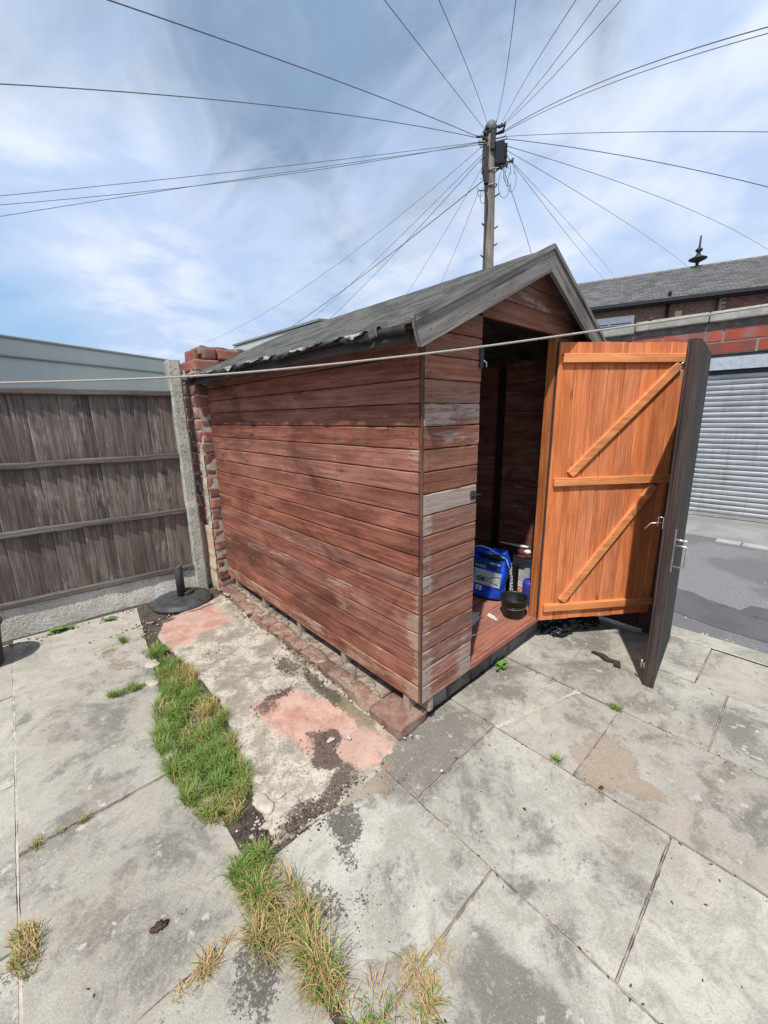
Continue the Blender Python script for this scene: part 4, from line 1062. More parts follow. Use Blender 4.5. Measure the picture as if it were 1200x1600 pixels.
# local +x runs left from the post; local +y faces the camera (since rotated ~180)
FL = 3.6
mb = MB(); x = 0.0; rnd = random.Random(2)
while x < FL:
    w_ = rnd.uniform(.088, .102)
    n0 = len(mb.v)
    mb.plank((x, -0.014+rnd.uniform(-.002, .003), 0.23), (0, 0, 1), (1, 0, 0), (0, 1, 0), 1.585, w_+.010, 0.011, 10, .0016, .003)
    # tilt each board like feather-edge: left side lies over its neighbour
    for i in range(n0, len(mb.v)):
        v = mb.v[i]; mb.v[i] = (v[0], v[1]+0.020*(v[0]-x)/w_, v[2])
    x += w_
mb.build('fence_board', M['fence_z'], fence)
for i, (z, h) in enumerate([(0.225, .046), (0.765, .046), (1.265, .046), (1.795, .05)]):
    mb = MB()
    if i < 3: mb.plank((0.0, 0.016, z), (1, 0, 0), (0, 0, 1), (0, 1, 0), FL, h, .036, 24, .004, .006)
    else: mb.plank((-.0, -0.02, z), (1, 0, 0), (0, 0, 1), (0, 1, 0), FL, h, .075, 24, .004, .006)
    o = mb.build('rail', M['fence_x'], fence)
    if i == 3: o['label'] = 'capping rail along the top'
mb = MB(); mb.plank((0, -0.028, -0.05), (1, 0, 0), (0, 0, 1), (0, 1, 0), FL, 0.272, .05, 50, .004, .008); mb.build('gravel_board', M['gravel_board'], fence)
mb = MB(); mb.plank((0.012, -0.055, -.05), (0, 0, 1), (-1, 0, 0), (0, 1, 0), 2.14, .10, .125, 30, .0022, .010)
mb.build('concrete_post', M['post'], fence)
mb = MB(); mb.bb(.016, .022, -.04, -.03, 1.83, 2.07); mb.build('post_wire', M['kerbwhite'], fence)

# =================================================================== BRICK WALL behind shed
wall = thing('brick_wall', 'old red brick wall with a crumbling ragged top behind the shed', 'brick wall', (0, 0, 0))
mb = MB(); rnd = random.Random(4); mo = MB()
BX0, BX1, BY0, BY1 = -0.085, 1.95, 2.49, 2.97
z = G; c = 0
while z < 1.98:
    topcut = -9
    x = BX0 - (0.0 if c % 2 else 0.0); first = True
    if z > 1.86: x = BX0+0.05; 
    if z > 1.93: x = BX0+0.09
    while x < BX1:
        ln = (0.1025 if (c % 2 and first) else 0.215)
        if z > 1.90 and rnd.random() < .35 and x > .3: x += ln+.01; first = False; continue
        dz = rnd.uniform(-.002, .002); dy = rnd.uniform(-.003, .004)
        rough_brick(mb, (x+ln/2, BY0+.05+dy, z+.0465+dz), (ln, .10, .090), rnd.uniform(-.012, .012), rnd.uniform(0, 99), .004 if z > .5 else .007)
        rough_brick(mb, (x+ln/2, BY1-.055+dy, z+.0465+dz), (ln, .10, .090), rnd.uniform(-.01, .01), rnd.uniform(0, 99), .003)
        x += ln+.010; first = False
    xs_ = BX0 + (0.05 if z > 1.86 else 0)
    for (ya, yb) in (((2.60, 2.70), (2.71, 2.86)) if c % 2 else ((2.60, 2.81), (2.82, 2.865))):
        rough_brick(mb, (xs_+.05, (ya+yb)/2, z+.0465+rnd.uniform(-.002, .002)), (.10, yb-ya, .090), rnd.uniform(-.012, .012), rnd.uniform(0, 99), .004)
    z += .100; c += 1
mb.build('brickwork', M['brick'], wall)
mo.bb(BX0+.003, BX1-.01, BY0+.003, BY1-.112, G, 1.88); mo.build('mortar', M['mortar'], wall)
mb = MB(); mb.plank((BX0-.006, BY0+.03, G), (0, 0, 1), (0, 1, 0), (-1, 0, 0), 0.62, .40, .012, 14, .006, .004); mb.build('render_patch', M['render_tan'], wall)
mb = MB(); mb.bb(BX0-.012, BX0-.003, BY0+.10, BY0+.19, 0.48, 1.15); 
mb = MB(); mb.plank((BX0-.005, BY0+.02, .47), (0, 0, 1), (0, 1, 0), (-1, 0, 0), 0.72, .085, .008, 14, .008, .003); mb.build('mortar_smear', M['mortar'], wall)
mb = MB()
for (x, y, r) in ((.09, 2.6, (.10, .05, .035)), (.24, 2.62, (.09, .06, .03)), (.40, 2.6, (.12, .06, .028))):
    mb = MB(); rough_brick(mb, (x, y, 2.025), (.2, .1, .075), x, x*9, .006); mb.build('loose_brick', M['brick_dark'], wall)

# =================================================================== PARASOL BASE, POT
pb = thing('parasol_base', 'round black parasol base with a short tube standing by the concrete fence post', 'parasol base', (-0.43, 2.50, G))
mb = MB(); mb.lathe([(0, .0), (.235, .0), (.247, .008), (.247, .022), (.240, .030), (.225, .034), (.222, .040), (.18, .050), (.085, .062), (0.0, .064)], (0, 0, 0), 64); mb.build('base_disc', M['dark_plastic'], pb)
mb = MB(); mb.lathe([(.0, .058), (.062, .058), (.066, .064), (.066, .085), (.060, .090), (.045, .092), (.040, .098), (.0, .10)], (.045, .03, 0), 40); mb.build('collar', M['dark_plastic'], pb)
mb = MB(); mb.lathe([(0, .06), (.034, .06), (.034, .335), (.030, .342), (.024, .342), (.022, .30), (0, .30)], (0.0, 0, 0), 32); mb.build('tube', M['dark_plastic'], pb)
mb = MB(); mb.tube([(.03, -.01, .31), (.062, -.02, .31)], .006, 8); mb.blob((.066, -.022, .31), (.010, .012, .012), 2, .2, 2); mb.build('clamp_knob', M['darksteel'], pb)

pot = thing('plant_pot', 'dark plastic tub cut off by the left edge of the picture', 'pot', (-1.735, 2.40, G))
mb = MB(); mb.lathe([(0, 0), (.115, 0), (.12, .01), (.145, .275), (.158, .28), (.160, .305), (.152, .31), (.143, .30), (.118, .03), (0, .03)], (0, 0, 0), 40); mb.build('pot_body', M['dark_plastic'], pot)
mb = MB(); mb.lathe([(0, .2), (.136, .2), (.13, .215), (0, .225)], (0, 0, 0), 32); mb.build('pot_soil', M['soil'], pot)

# =================================================================== GRASS and WEEDS
def blades(name, regs, seed, dens=1.0):
    rnd = random.Random(seed); vs, fs, dry = [], [], []
    for (poly, n, h0, h1, dryf, lean) in regs:
        xs = [p[0] for p in poly]; ys = [p[1] for p in poly]; k = 0; tries = 0
        while k < n and tries < n*8:
            tries += 1
            x, y = rnd.uniform(min(xs), max(xs)), rnd.uniform(min(ys), max(ys))
            wx = x+.03*noise.noise((x*9, y*9, 1)); wy = y+.03*noise.noise((x*9, y*9, 11))
            if not inside(wx, wy, poly): continue
            cl = noise.noise((x*16, y*16, 4)); 
            if rnd.random() > 0.42+cl*1.3: continue
            if y > 1.5 and noise.noise((x*6, y*6, 61)) < .02: continue
            k += 1
            h = rnd.uniform(h0, h1)*(0.75+0.6*max(-.4, cl)); a = rnd.uniform(0, 6.283)
            ln = rnd.uniform(.3, 1.0)*lean*h; dx, dy = math.cos(a)*ln, math.sin(a)*ln
            # tufts splay away from local tuft centre
            dx += 0.35*h*noise.noise((x*7, y*7, 20)); dy += 0.35*h*noise.noise((x*7, y*7, 30))
            w_ = rnd.uniform(.0008, .0016); px, py = -dy, dx; q = math.hypot(px, py) or 1; px, py = px/q*w_, py/q*w_
            b = len(vs); z = G-.006
            pts = [(0, 0, 1), (.28, .45, .95), (.62, .80, .7)]
            for (u, hz_, ww) in pts:
                vs.append((x+dx*u+px*ww, y+dy*u+py*ww, z+h*hz_)); vs.append((x+dx*u-px*ww, y+dy*u-py*ww, z+h*hz_))
            vs.append((x+dx*1.1, y+dy*1.1, z+h*(0.92 if ln < h*.6 else .78)))
            fs += [(b, b+1, b+3, b+2), (b+2, b+3, b+5, b+4), (b+4, b+5, b+6)]
            df = dryf(x, y) if callable(dryf) else dryf
            dv = 1.0 if rnd.random() < df else (0.25 if rnd.random() < .2 else rnd.uniform(0, .12)); dry += [dv]*7
    me = bpy.data.meshes.new(name); me.from_pydata(vs, [], fs); me.update(); me.materials.append(M['grass']); set_attr(me, 'dry', dry)
    for p in me.polygons: p.use_smooth = True
    o = bpy.data.objects.new(name, me); COL.objects.link(o); return o
GR = [(-1.00, 2.16), (-.86, 2.10), (-.80, 1.95), (-.74, 1.68), (-.71, 1.35), (-.73, 1.05), (-.72, .80), (-.76, .55), (-.77, .38), (-.82, .25), (-.89, .17), (-.96, .19), (-1.02, .27), (-1.03, .38), (-1.04, .60), (-1.05, .86), (-.99, 1.10), (-.93, 1.25), (-.90, 1.50), (-.90, 1.70), (-.93, 1.95)]
def dryA(x, y):
    d = .10+.5*max(0, noise.noise((x*5, y*5, 40)))
    if y < .34: d += .6*(.34-y)/.16
    if .42 < y < .6 and x > -.80: d += .4
    if .80 < y < .95 and x > -.86: d += .5
    if 1.2 < y < 1.45 and x > -.8: d += .6
    if 1.85 < y < 2.0: d += .4
    return min(d, .95)
kind(blades('grass_strip', [(GR, 13500, .022, .075, dryA, 1.3)], 1), 'stuff')
GR2a = [(-.99, .00), (-.92, .01), (-.88, -.06), (-.89, -.16), (-.98, -.17), (-1.04, -.10)]
GR2b = [(-1.00, -.13), (-.88, -.12), (-.85, -.24), (-.885, -.38), (-.90, -.52), (-.95, -.55), (-.98, -.42), (-1.03, -.28), (-1.04, -.18)]
GR2c = [(-.93, -.50), (-.84, -.54), (-.70, -.58), (-.66, -.70), (-.76, -.80), (-.95, -.78), (-.97, -.62)]
GR2d = [(-.78, -.58), (-.62, -.60), (-.60, -.66), (-.70, -.72), (-.80, -.68)]
GR2e = [(-.92, -.60), (-.86, -.60), (-.84, -.70), (-.90, -.74), (-.95, -.68)]
kind(blades('grass_tufts', [(GR2a, 2000, .04, .085, .15, 1.0), (GR2b, 1900, .035, .09, .72, 1.4), (GR2c, 420, .02, .06, .75, 1.7), (GR2d, 380, .012, .035, .97, 1.9), (GR2e, 420, .02, .06, .35, 1.2)], 2), 'stuff')
def circ(x, y, r, k=9): return [(x+r*math.cos(2*math.pi*i/k), y+r*math.sin(2*math.pi*i/k)) for i in range(k)]
def ell(x, y, rx, ry, rz, k=12): return [(x+rx*math.cos(t)*math.cos(rz)-ry*math.sin(t)*math.sin(rz), y+rx*math.cos(t)*math.sin(rz)+ry*math.sin(t)*math.cos(rz)) for t in [2*math.pi*i/k for i in range(k)]]
tag(blades('grass_tuft', [(ell(-1.06, 1.42, .10, .035, -.1), 500, .03, .06, .08, .9)], 3), 'isolated flat green grass tuft left of the long strip', 'grass tuft')
tag(blades('grass_tuft', [(ell(-1.56, .22, .035, .09, .1), 380, .03, .06, .8, 1.0)], 4), 'straw-coloured tuft at the left edge joint', 'grass tuft')
tag(blades('grass_tuft', [(ell(-1.40, .61, .05, .016, -.05), 160, .02, .035, .5, 1.0)], 5), 'thin dry tuft in the joint of two left slabs', 'grass tuft')
tag(blades('grass_tuft', [(ell(-1.51, .62, .02, .03, .0), 90, .02, .035, .6, 1.0)], 15), 'small brown tuft where the left joints meet', 'grass tuft')
tag(blades('grass_tuft', [(ell(-1.19, -.20, .11, .02, .2), 260, .015, .04, .95, 1.6)], 6), 'flattened dry brown wisps across the lower left joint', 'grass tuft')
tag(blades('grass_tuft', [(ell(.305, -.575, .022, .022, 0), 60, .02, .045, .1, 1.8)], 7), 'small green spiky weed in the joint before the shed', 'weed')
tag(blades('grass_tuft', [(ell(.885, -.655, .02, .03, 0), 110, .02, .045, .2, .9)], 8), 'small green weed on the joint in front of the gate', 'weed')
tag(blades('grass_tuft', [(ell(-.80, 2.45, .10, .03, .1), 160, .015, .035, .2, 1.1)], 9), 'sparse green weed between parasol base and fence', 'weed')
tag(blades('grass_tuft', [(ell(-1.12, 1.98, .1, .05, .3), 160, .01, .03, .7, 1.5)], 19), 'faint dry wisps on the slab under the fence', 'grass tuft')
def leafy(name, x, y, z, n, ln, wd, seed, label, up=.6, sx=1, sy=1):
    rnd = random.Random(seed); mb = MB()
    for k in range(n):
        a = 6.283*k/n+rnd.uniform(-.4, .4); l = ln*rnd.uniform(.5, 1.1); el_ = rnd.uniform(.1, 1.0)*up
        V_, F_ = [], []; m_ = 6
        for i in range(m_+1):
            t_ = i/m_; r_ = l*t_*math.cos(el_); hz_ = l*t_*math.sin(el_)*(1-.45*t_)+.004
            w_ = wd*math.sin(math.pi*min(1, t_*.92+.06))**.8*(1+.25*math.sin(i*2.4+k))*l/ln
            dx, dy = math.cos(a), math.sin(a)
            V_ += [(x+(dx*r_-dy*w_)*sx, y+(dy*r_+dx*w_)*sy, z+hz_+.3*w_), (x+dx*r_*sx, y+dy*r_*sy, z+hz_), (x+(dx*r_+dy*w_)*sx, y+(dy*r_-dx*w_)*sy, z+hz_+.3*w_)]
        for i in range(m_): b = i*3; F_ += [(b, b+1, b+4, b+3), (b+1, b+2, b+5, b+4)]
        mb.add(V_, F_, True)
    return tag(mb.build(name, M['leaf']), label, 'weed')
leafy('dandelion_weed', .76, -.005, G, 13, .085, .014, 1, 'broad-leaved green weed at the foot of the shed plinth', 1.1)
leafy('dandelion_weed', -1.30, 2.62, G, 22, .075, .012, 2, 'leafy green weed at the fence foot right of the pot', 1.0, 1.5)
leafy('dandelion_weed', -.98, 2.55, G, 12, .05, .010, 3, 'low sprawling weed by the fence between pot and parasol base', .8, 1.5)

# =================================================================== CLOTHES LINE
rp = [(-1.60, .815, 1.570), (-1.319, .558, 1.566), (-0.836, .117, 1.578), (-0.354, -.323, 1.628), (0.031, -.675, 1.685), (0.407, -1.019, 1.746), (0.531, -1.131, 1.768), (1.2, -1.745, 1.885)]
def smooth_path(P_, n=8):
    P_ = [Vector(p) for p in P_]; out = []
    for i in range(len(P_)-1):
        p0, p1, p2, p3 = P_[max(i-1, 0)], P_[i], P_[i+1], P_[min(i+2, len(P_)-1)]
        for j in range(n):
            t_ = j/n; out.append(0.5*((2*p1)+(p2-p0)*t_+(2*p0-5*p1+4*p2-p3)*t_*t_+(3*p1-p0-3*p2+p3)*t_**3))
    out.append(P_[-1]); return out
mb = MB(); mb.tube(smooth_path(rp), 0.0031, 8); tag(mb.build('clothes_line', M['rope']), 'pale rope clothes line stretched across the yard before the shed', 'clothes line')

# =================================================================== GARAGE over the alley
gar = thing('garage', 'garage of red painted blocks with a grey roller shutter and concrete coping', 'garage', (6.4, 0, 0), R(4.57))
# local frame: x away from alley, y along the wall; front plane at x=0
SY0, SY1 = -3.1, 1.3
mb = MB()
def blocks(z0, h, off, y0, y1):
    y = y0-off
    while y < y1:
        a, b_ = max(y, y0), min(y+.72, y1)
        if b_-a > .05: mb.box((.1+random.uniform(-.002, .002), (a+b_)/2, z0+h/2), (.2, b_-a-.02, h-.018))
        y += .73
blocks(2.24, .16, .2, -6, 7); blocks(2.41, .17, .55, -6, 7)
for z in [i*.2 for i in range(-1, 12)]:
    if z+.2 > 2.24: break
    blocks(z, .2, .3*(int(z*5) % 2), SY1, 7); blocks(z, .2, .3*(int(z*5) % 2), -6, SY0)
mb.build('wall', M['block'], gar)
mb = MB(); mb.bb(.008, .19, SY1+.01, 6.99, -.25, 2.66); mb.bb(.008, .19, -5.99, SY0-.01, -.25, 2.66); mb.bb(.008, .19, SY0, SY1, 2.235, 2.66); mb.build('mortar', plain('grey_mortar', (.24, .22, .205), .9), gar)
mb = MB(); mb.bb(-.004, .19, -6, 7, 2.585, 2.672); mb.build('coping_shade', M['brick_dark'], gar)  # dark band painted in for the shadow under the coping
mb = MB(); mb.bb(.02, .3, SY0, SY1, 2.19, 2.23); mb.build('lintel', M['pipe'], gar)
mb = MB(); mb.bb(-.03, .28, SY0, SY1, 2.015, 2.185); sb = mb.build('shutter_box', plain('blue_grey_steel', (0.42, 0.46, 0.52), .4, .4, .2), gar)
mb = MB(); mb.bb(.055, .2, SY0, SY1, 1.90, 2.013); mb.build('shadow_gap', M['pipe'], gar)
vs, fs = [], []; z = -0.10; prof = []
while z < 1.95:
    for (dz, dx) in ((0, .0), (.008, -.012), (.030, -.022), (.052, -.024), (.062, -.012), (.066, .004), (.076, .004)): prof.append((z+dz, dx))
    z += .0765
for (pz, px_) in prof: vs += [(.07+px_*1.5, SY0+.05, pz), (.07+px_*1.5, SY1-.05, pz)]
for i in range(len(prof)-1): fs.append((2*i, 2*i+1, 2*i+3, 2*i+2))
mb = MB(); mb.add(vs, fs, False); mb.build('roller_shutter', M['shutter'], gar)
mb = MB(); mb.bb(.03, .075, SY0+.05, SY1-.05, -.146, -.10); mb.build('bottom_rail', M['kerbwhite'], gar)
mb = MB(); mb.bb(.02, .09, SY0, SY0+.05, -.15, 2.01); mb.build('shutter_guide', M['darksteel'], gar)
mb = MB(); mb.bb(.02, .09, SY1-.05, SY1, -.15, 2.01); mb.build('shutter_guide', M['darksteel'], gar)
y = -6.1; k = 0
for (a, b_, dz) in ((-6.1, -4.9, 0), (-4.89, -3.7, .004), (-3.69, -2.5, 0), (-2.49, -1.3, .003), (-1.29, .2, 0), (.21, 1.12, .003), (1.14, 2.1, -.02), (2.11, 3.3, -.01), (3.31, 4.5, 0), (4.51, 7.0, 0)):
    mb = MB(); mb.bb(-.07, .27, a, b_, 2.675+dz, 2.815+dz); mb.build('coping_stone', M['concrete'], gar, 0.015)
mb = MB(); mb.bb(.2, 5.5, -6, 7, 2.4, 2.6); mb.build('roof', M['felt'], gar)
mb = MB(); mb.blob((-.05, .93, 2.835), (.03, .03, .03), 2, .2, 2); mb.build('line_hook', M['darksteel'], gar)

# =================================================================== HOUSE behind
hang = math.atan2(-.34, -.94)+math.pi    # local x points away from the camera (into the house)
house = thing('brick_house', 'brick house with a long slate roof behind the garage', 'house', (18.184, 3.214, 0), hang)
# local x: into the house (0.94,0.34); local y: (-0.34,0.94) i.e. to the left; u (right) = -y
mb = MB(); mb.bb(.25, 7.2, -16, 4.6, -.25, 5.75); mb.build('wall', M['brick_dull'], house)
mb = MB()
for r_ in range(17):
    z = 4.60+r_*.075; 
    for k in range(30):
        y = -1.2-k*.225-(r_ % 2)*.11
        if r_ < 15: mb.bb(.235+random.uniform(-.004, .004), .26, y-.215, y, z, z+.064)
mb.build('brickwork', M['brick'], house)
mb = MB(); mb.bb(.243, .252, -8, -1.1, 4.55, 5.74); mb.build('mortar', M['mortar'], house)
# slates as overlapping small tiles
mb = MB(); RX0, RX1, RZ0, RZ1 = -.15, 3.6, 5.62, 7.50
n_r = 30; run = RX1-RX0; rise = RZ1-RZ0; sl = math.hypot(run, rise); dx, dz = run/sl, rise/sl
for r_ in range(n_r):
    s0 = r_*sl/n_r; s1 = s0+sl/n_r*1.25; y = -15.5-(r_ % 2)*.14
    lift = .022
    while y < 4.4:
        w_ = .28; j = random.uniform(-.012, .012)
        if y > -7.5:
            a0, a1 = s0+j, min(s1, sl)
            mb.add([(RX0+dx*a0-dz*lift, y+.006, RZ0+dz*a0+dx*lift), (RX0+dx*a0-dz*lift, y+w_-.006, RZ0+dz*a0+dx*lift), (RX0+dx*a1, y+w_-.006, RZ0+dz*a1+.004), (RX0+dx*a1, y+.006, RZ0+dz*a1+.004), (RX0+dx*a0, y+.006, RZ0+dz*a0-.004), (RX0+dx*a0, y+w_-.006, RZ0+dz*a0-.004)], [(0, 3, 2, 1), (0, 1, 5, 4)])
        y += w_
roof = mb.build('roof', M['slate'], house)
mb = MB(); mb.prism([(RX0, -16, RZ0-.01), (RX1, -16, RZ1-.01), (2*RX1-RX0, -16, RZ0-.01)], (0, 20.3, 0)); mb.build('roof_deck', M['slate'], roof)
mb = MB(); y = -15.5
while y < 4.2: mb.tube([(RX1, y, RZ1-.01), (RX1, y+.43, RZ1-.01)], .085, 10); y += .45
mb.build('ridge_tile', plain('terracotta_grey_ridge', (0.19, 0.17, 0.16), .8), roof)
mb = MB(); mb.bb(-.24, -.12, -15.5, 4.4, 5.50, 5.60); mb.build('gutter', M['pipe'], house)
mb = MB(); mb.bb(-.1, .25, -15.5, 4.4, 5.46, 5.52); mb.build('soffit', M['pipe'], house)
def window(y0, y1, z0, z1):
    w = MB(); w.bb(.20, .24, y0, y1, z0, z1); f = w.build('window', M['upvc'], house)
    w = MB(); w.bb(.188, .198, y0+.08, y1-.08, z0+.08, z1-.35); w.build('pane', M['glass'], f)
    w = MB(); w.bb(.188, .198, y0+.08, (y0+y1)/2-.04, z1-.30, z1-.26); w.bb(.188, .198, (y0+y1)/2+.04, y1-.08, z1-.30, z1-.26); w.build('pane', M['glass'], f)
window(1.55, 3.3, 3.2, 5.22); window(-1.9, 0.15, 3.2, 4.86)
mb = MB(); mb.tube([(.17, .48, -.2), (.17, .48, 5.9)], .055, 10); mb.tube([(-.12, .48, 5.85), (.17, .48, 5.6)], .055, 10); mb.build('downpipe', M['pipe'], house)
mb = MB(); mb.tube([(.18, -1.05, -.2), (.18, -1.05, 5.5)], .045, 10); mb.build('downpipe', plain('brown_pipe', (.10, .07, .06), .5), house)
mb = MB(); mb.bb(.22, .25, .0, .22, 5.0, 5.2); mb.build('air_vent', plain('cream_vent', (.62, .52, .34), .6), house)
mb = MB(); fy = -.72
mb.tube([(3.6, fy, 7.45), (3.6, fy, 8.72)], [.07, .03], 10); mb.lathe([(0, 0), (.10, .02), (.32, .12), (.34, .16), (.10, .28), (.06, .40), (.13, .46), (.13, .52), (.05, .58), (.0, .6)], (3.6, fy, 7.68), 20)
mb.tube([(3.6, fy-.28, 7.80), (3.6, fy+.28, 7.84)], .035, 6)
mb.build('finial', plain('black_finial', (.02, .02, .022), .6), roof)

# =================================================================== INDUSTRIAL BUILDINGS beyond the fence
ib = thing('industrial_shed', 'long pale grey-green metal building beyond the fence', 'warehouse', (0, 0, 0))
a, b_, c = Vector((-6.2, 2.9, 0)), Vector((-1.179, 7.80, 0)), Vector((2.4, 11.15, 0))
def wallseg(a, b_, za, zb, m, zlo=-.25, off=0.0, th=.2):
    d = (b_-a).normalized(); n_ = Vector((-d.y, d.x, 0)); mb = MB()
    p = [Vector((a.x, a.y, zlo)), Vector((b_.x, b_.y, zlo)), Vector((b_.x, b_.y, zb)), Vector((a.x, a.y, za))]
    mb.prism([q-n_*off for q in p], n_*th); return mb
mid = Vector((-.099, 9.231-.36, 0))
mb = wallseg(a, b_, 2.80, 2.76, None); mb.build('wall', M['sheet'], ib)
mb = wallseg(b_, c, 2.76, 2.98, None); mb.build('wall', M['sheet'], ib)
mb = MB(); d = (c-b_).normalized(); nn = Vector((d.y, -d.x, 0))
mb.tube([a+nn*.02+Vector((0, 0, 2.45)), b_+nn*.02+Vector((0, 0, 2.48)), c+nn*.02+Vector((0, 0, 2.66))], .016, 6); mb.build('lap_seam', plain('seam_grey', (.2, .215, .21), .7), ib)
mb = MB(); mb.tube([a+Vector((0, 0, 2.82)), b_+Vector((0, 0, 2.78)), c+Vector((0, 0, 3.0))], .03, 6); mb.build('edge_flashing', plain('flashing_grey', (.27, .29, .28), .6), ib)
i2 = thing('metal_roofed_building', 'grey roofed building glimpsed between brick wall and shed roof', 'building', (0, 0, 0))
mb = MB()
p = [Vector((3.3, 12.0, -.25)), Vector((5.2, 7.0, -.25)), Vector((6.4, 3.4, -.25))]
mb = wallseg(Vector((4.233, 11.65, 0)), Vector((4.33, 7.05, 0)), 3.62, 3.58, None); mb.build('wall', M['sheet'], i2)
mb = MB(); mb.prism([(4.2, 11.65, 3.64), (4.3, 7.05, 3.60), (8.5, 7.3, 3.9), (8.5, 11.8, 3.9)], (0, 0, .05)); mb.build('roof', plain('roof_sheet_grey', (.20, .215, .21), .7), i2)

# =================================================================== UTILITY POLE and WIRES
up = thing('telephone_pole', 'tall weathered wooden telephone pole crowded with wires behind the shed', 'telephone pole', (7.80, 4.95, 0))
mb = MB(); mb.tube([(0.02, -.03, -.3), (.01, -.02, 3), (0, 0, 5.5), (-.02, .03, 7.45), (-.02, .03, 7.72), (-.02, .03, 7.79)], [.155, .14, .122, .112, .108, .05], 20); mb.build('pole', M['polewood'], up)
rv = Vector((.738, -.674, 0)); fv = Vector((-.674, -.738, 0))     # right / towards the yard
def UP(r_, f_, z): return rv*r_+fv*f_+Vector((0, 0, z))
rotm = Matrix.Rotation(R(-42.4), 3, 'Z')
mb = MB(); mb.lathe([(.0, .0), (.125, 0), (.125, .16), (.09, .24), (.0, .27)], (-.02, .03, 7.56), 16); mb.build('pole_cap', plain('grey_green_cap', (.11, .13, .12), .6), up)
for (r_, f_, z, d) in ((.15, .06, 7.16, (.20, .15, .44)), (.28, .0, 7.18, (.10, .15, .38)), (-.16, .05, 7.05, (.12, .14, .50)), (-.14, .12, 6.70, (.09, .1, .30)), (-.02, .13, 7.38, (.10, .07, .36))):
    mb = MB(); mb.box(UP(r_, f_, z), d, rotm); mb.build('junction_box', M['navybox'] if r_ > .1 else M['cable_bk'], up, .015)
mb = MB()
for z in (6.85, 6.55): mb.tube([UP(.135*math.cos(t_), .135*math.sin(t_), z+.03*math.cos(t_)) for t_ in [i*.35 for i in range(19)]], .014, 6)
mb.build('strap', plain('pale_strap', (.3, .3, .31), .5), up)
rnd = random.Random(8)
for (s_, z) in ((-1, 5.78), (1, 6.38), (1, 5.72), (-1, 5.12), (1, 5.36)):
    mb = MB(); mb.tube([UP(s_*.09, .03, z-.04), UP(s_*.17, .05, z), UP(s_*.19, .05, z+.02)], .015, 6); mb.build('step_peg', M['darksteel'], up)
for (r_, z) in ((-.20, 7.52), (-.22, 7.42), (-.20, 7.30), (.2, 7.56), (.42, 6.98), (.30, 6.9), (.2, 6.86), (-.16, 7.62), (.22, 7.66)):
    mb = MB(); mb.tube([UP(r_*.5, .05, z), UP(r_, .1, z+.02), UP(r_*1.1, .1, z+.07)], .022, 6); mb.blob(UP(r_*1.05, .1, z+.02), (.03, .03, .05), 3, .2, 2); mb.build('wire_hook', M['cable_bk'], up)
for k, (r_, z, rr) in enumerate(((.40, 6.75, .13), (.30, 6.6, .18), (.46, 6.62, .12), (-.24, 6.5, .10), (-.2, 6.95, .09), (-.22, 7.4, .10), (.34, 6.8, .1), (-.18, 6.35, .09))):
    mb = MB(); mb.tube([UP(r_+rr*.8*math.cos(t_), .08+.05*math.sin(t_), z+rr*1.6*math.sin(t_)) for t_ in [i*.33+k for i in range(17)]], .006, 5); mb.build('cable_loop', M['cable'], up)
mb = MB()
for k in range(5): mb.tube(smooth_path([UP(-.14-.01*k, .1, 7.3-.05*k), UP(-.17-.015*k, .12, 6.8), UP(-.15, .12, 6.5), UP(-.12+.01*k, .12, 6.1), UP(-.115, .11, 5.2), UP(-.125, .1, 1.0)], 4), .011, 5)
mb.build('cable_run', M['cable_bk'], up)
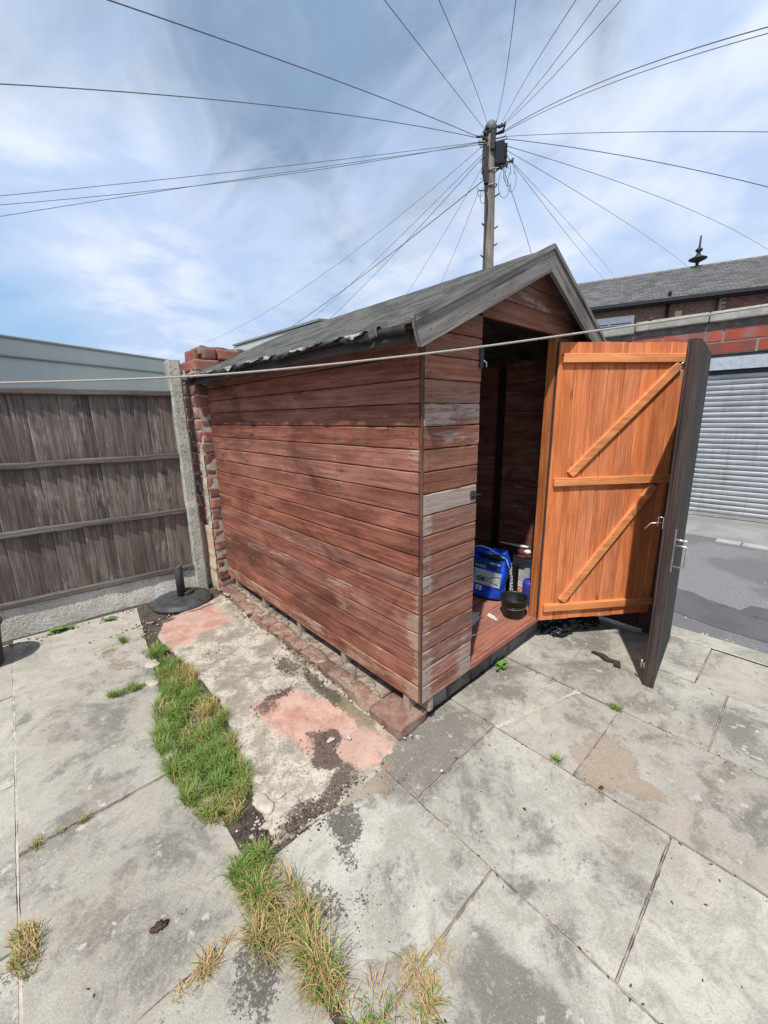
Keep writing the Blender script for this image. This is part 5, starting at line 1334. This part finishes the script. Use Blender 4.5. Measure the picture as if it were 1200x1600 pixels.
WIRES = [
([7.599, 5.235, 7.579], [2.759, 4.691, 6.323], [-2.059, 4.225, 4.954]),
([7.6, 5.235, 7.555], [2.2, 6.043, 6.37], [-3.099, 7.017, 4.867]),
([7.627, 5.198, 7.463], [2.226, 8.343, 6.226], [-3.216, 11.455, 5.086]),
([7.627, 5.197, 7.451], [2.249, 8.642, 6.163], [-3.264, 11.984, 5.191]),
([7.628, 5.196, 7.414], [2.201, 9.005, 6.252], [-3.197, 12.835, 5.026]),
([7.703, 5.089, 7.676], [4.166, 3.459, 6.327], [0.628, 1.828, 4.977]),
([7.733, 5.047, 7.764], [4.456, 3.184, 6.367], [1.153, 1.393, 4.935]),
([7.84, 4.887, 7.794], [4.89, 2.786, 6.364], [1.881, 0.758, 4.948]),
([7.895, 4.804, 7.719], [5.176, 2.524, 6.36], [2.541, 0.184, 4.933]),
([7.91, 4.781, 7.714], [5.349, 2.379, 6.318], [2.708, 0.019, 5.003]),
([7.911, 4.78, 7.69], [5.457, 2.288, 6.304], [2.912, -0.168, 5.02]),
([7.928, 4.753, 7.589], [6.403, 1.629, 6.396], [5.098, -1.445, 4.832]),
([7.929, 4.752, 7.565], [6.484, 1.635, 6.371], [5.217, -1.436, 4.868]),
([7.953, 4.714, 7.486], [8.001, 1.737, 6.284], [8.084, -1.202, 4.993]),
([7.969, 4.688, 7.433], [9.388, 1.816, 6.293], [10.863, -0.948, 4.962]),
([7.973, 4.682, 7.299], [19.334, 2.787, 8.252], [30.798, 1.303, 8.649]),
([7.976, 4.679, 7.213], [17.505, 4.686, 7.978], [27.046, 4.857, 8.56]),
([7.986, 4.662, 7.088], [16.886, 6.822, 7.955], [25.796, 8.915, 8.873]),
([7.986, 4.662, 7.088], [17.027, 6.402, 7.908], [26.057, 8.227, 8.658]),
([7.915, 4.774, 6.986], [9.121, 4.931, 6.301], [10.312, 5.131, 5.597]),
([7.662, 5.148, 7.357], [7.734, 13.768, 6.119], [7.356, 22.456, 5.528]),
([7.689, 5.109, 7.228], [8.953, 11.639, 6.269], [10.115, 18.205, 5.43]),
([7.69, 5.107, 7.166], [9.243, 11.115, 6.225], [10.655, 17.182, 5.447]),
([7.701, 5.092, 6.7], [8.875, 12.692, 6.005], [9.91, 20.328, 5.511]),
([7.71, 5.08, 7.037], [9.269, 8.136, 6.207], [10.751, 11.246, 5.441]),
([7.647, 5.169, 6.507], [8.897, 6.807, 5.99], [10.11, 8.481, 5.496])
]
WL = ['upper wire arching over the top left corner', 'wire leaving the frame high on the left edge', 'topmost of the three close wires running left', 'middle one of the three close wires running left', 'lowest of the three close wires running left',
 'steep wire going up to the left of the pole top', 'nearly vertical wire just left of the pole top', 'wire rising almost straight up from the pole', 'leftmost of three wires fanning up to the right', 'middle of three wires fanning up to the right', 'rightmost of three wires fanning up to the right',
 'upper of the two wires climbing to the right edge', 'lower of the two wires climbing to the right edge', 'level wire running from the pole to the right edge', 'gently falling wire to the right edge above the house', 'falling wire reaching the right edge near the finial', 'wire falling to the slate roof left of the finial',
 'lower of two close wires dropping behind the bargeboard', 'upper of two close wires dropping to the slate roof', 'short wire dropping from the pole to the shed ridge', 'faint wire dropping far left towards the brick wall', 'thin wire falling left beside the thick dark one', 'wire crossing the thick dark one on the left', 'thick dark wire leaving low from the pole to the left', 'thin steep wire falling left of the pole', 'steepest thin wire falling just left of the pole']
RAD = [.011, .011, .009, .009, .009, .0075, .0075, .0075, .007, .007, .007, .010, .008, .009, .012, .010, .009, .010, .008, .011, .008, .009, .011, .016, .008, .008]
for k, (p0, p1, p2) in enumerate(WIRES):
    p0, p1, p2 = Vector(p0), Vector(p1), Vector(p2); mb = MB(); pts = []
    c = 2*p1-.5*p0-.5*p2
    for i in range(41):
        t_ = i/40; pts.append((1-t_)**2*p0+2*t_*(1-t_)*c+t_*t_*p2)
    mb.tube(pts, RAD[k]*.62, 6); o = mb.build('telephone_wire', M['cable']); tag(o, WL[k], 'wire', 'telephone wires fanning out from the pole')

base = Vector((7.80, 4.95, 0))
for (p0, p1, p2) in WIRES:
    p = Vector(p0)-base; mb = MB(); mb.tube([Vector((-.01, .02, p.z-.02)), p*1.0, p+Vector((0, 0, .03))], .012, 5); mb.build('wire_hook', M['cable_bk'], up)
# parts inherit nothing by accident: only top-level objects keep a category
for o in bpy.data.objects:
    if o.parent is not None and 'category' in o: del o['category']
print('objects', len(bpy.data.objects))
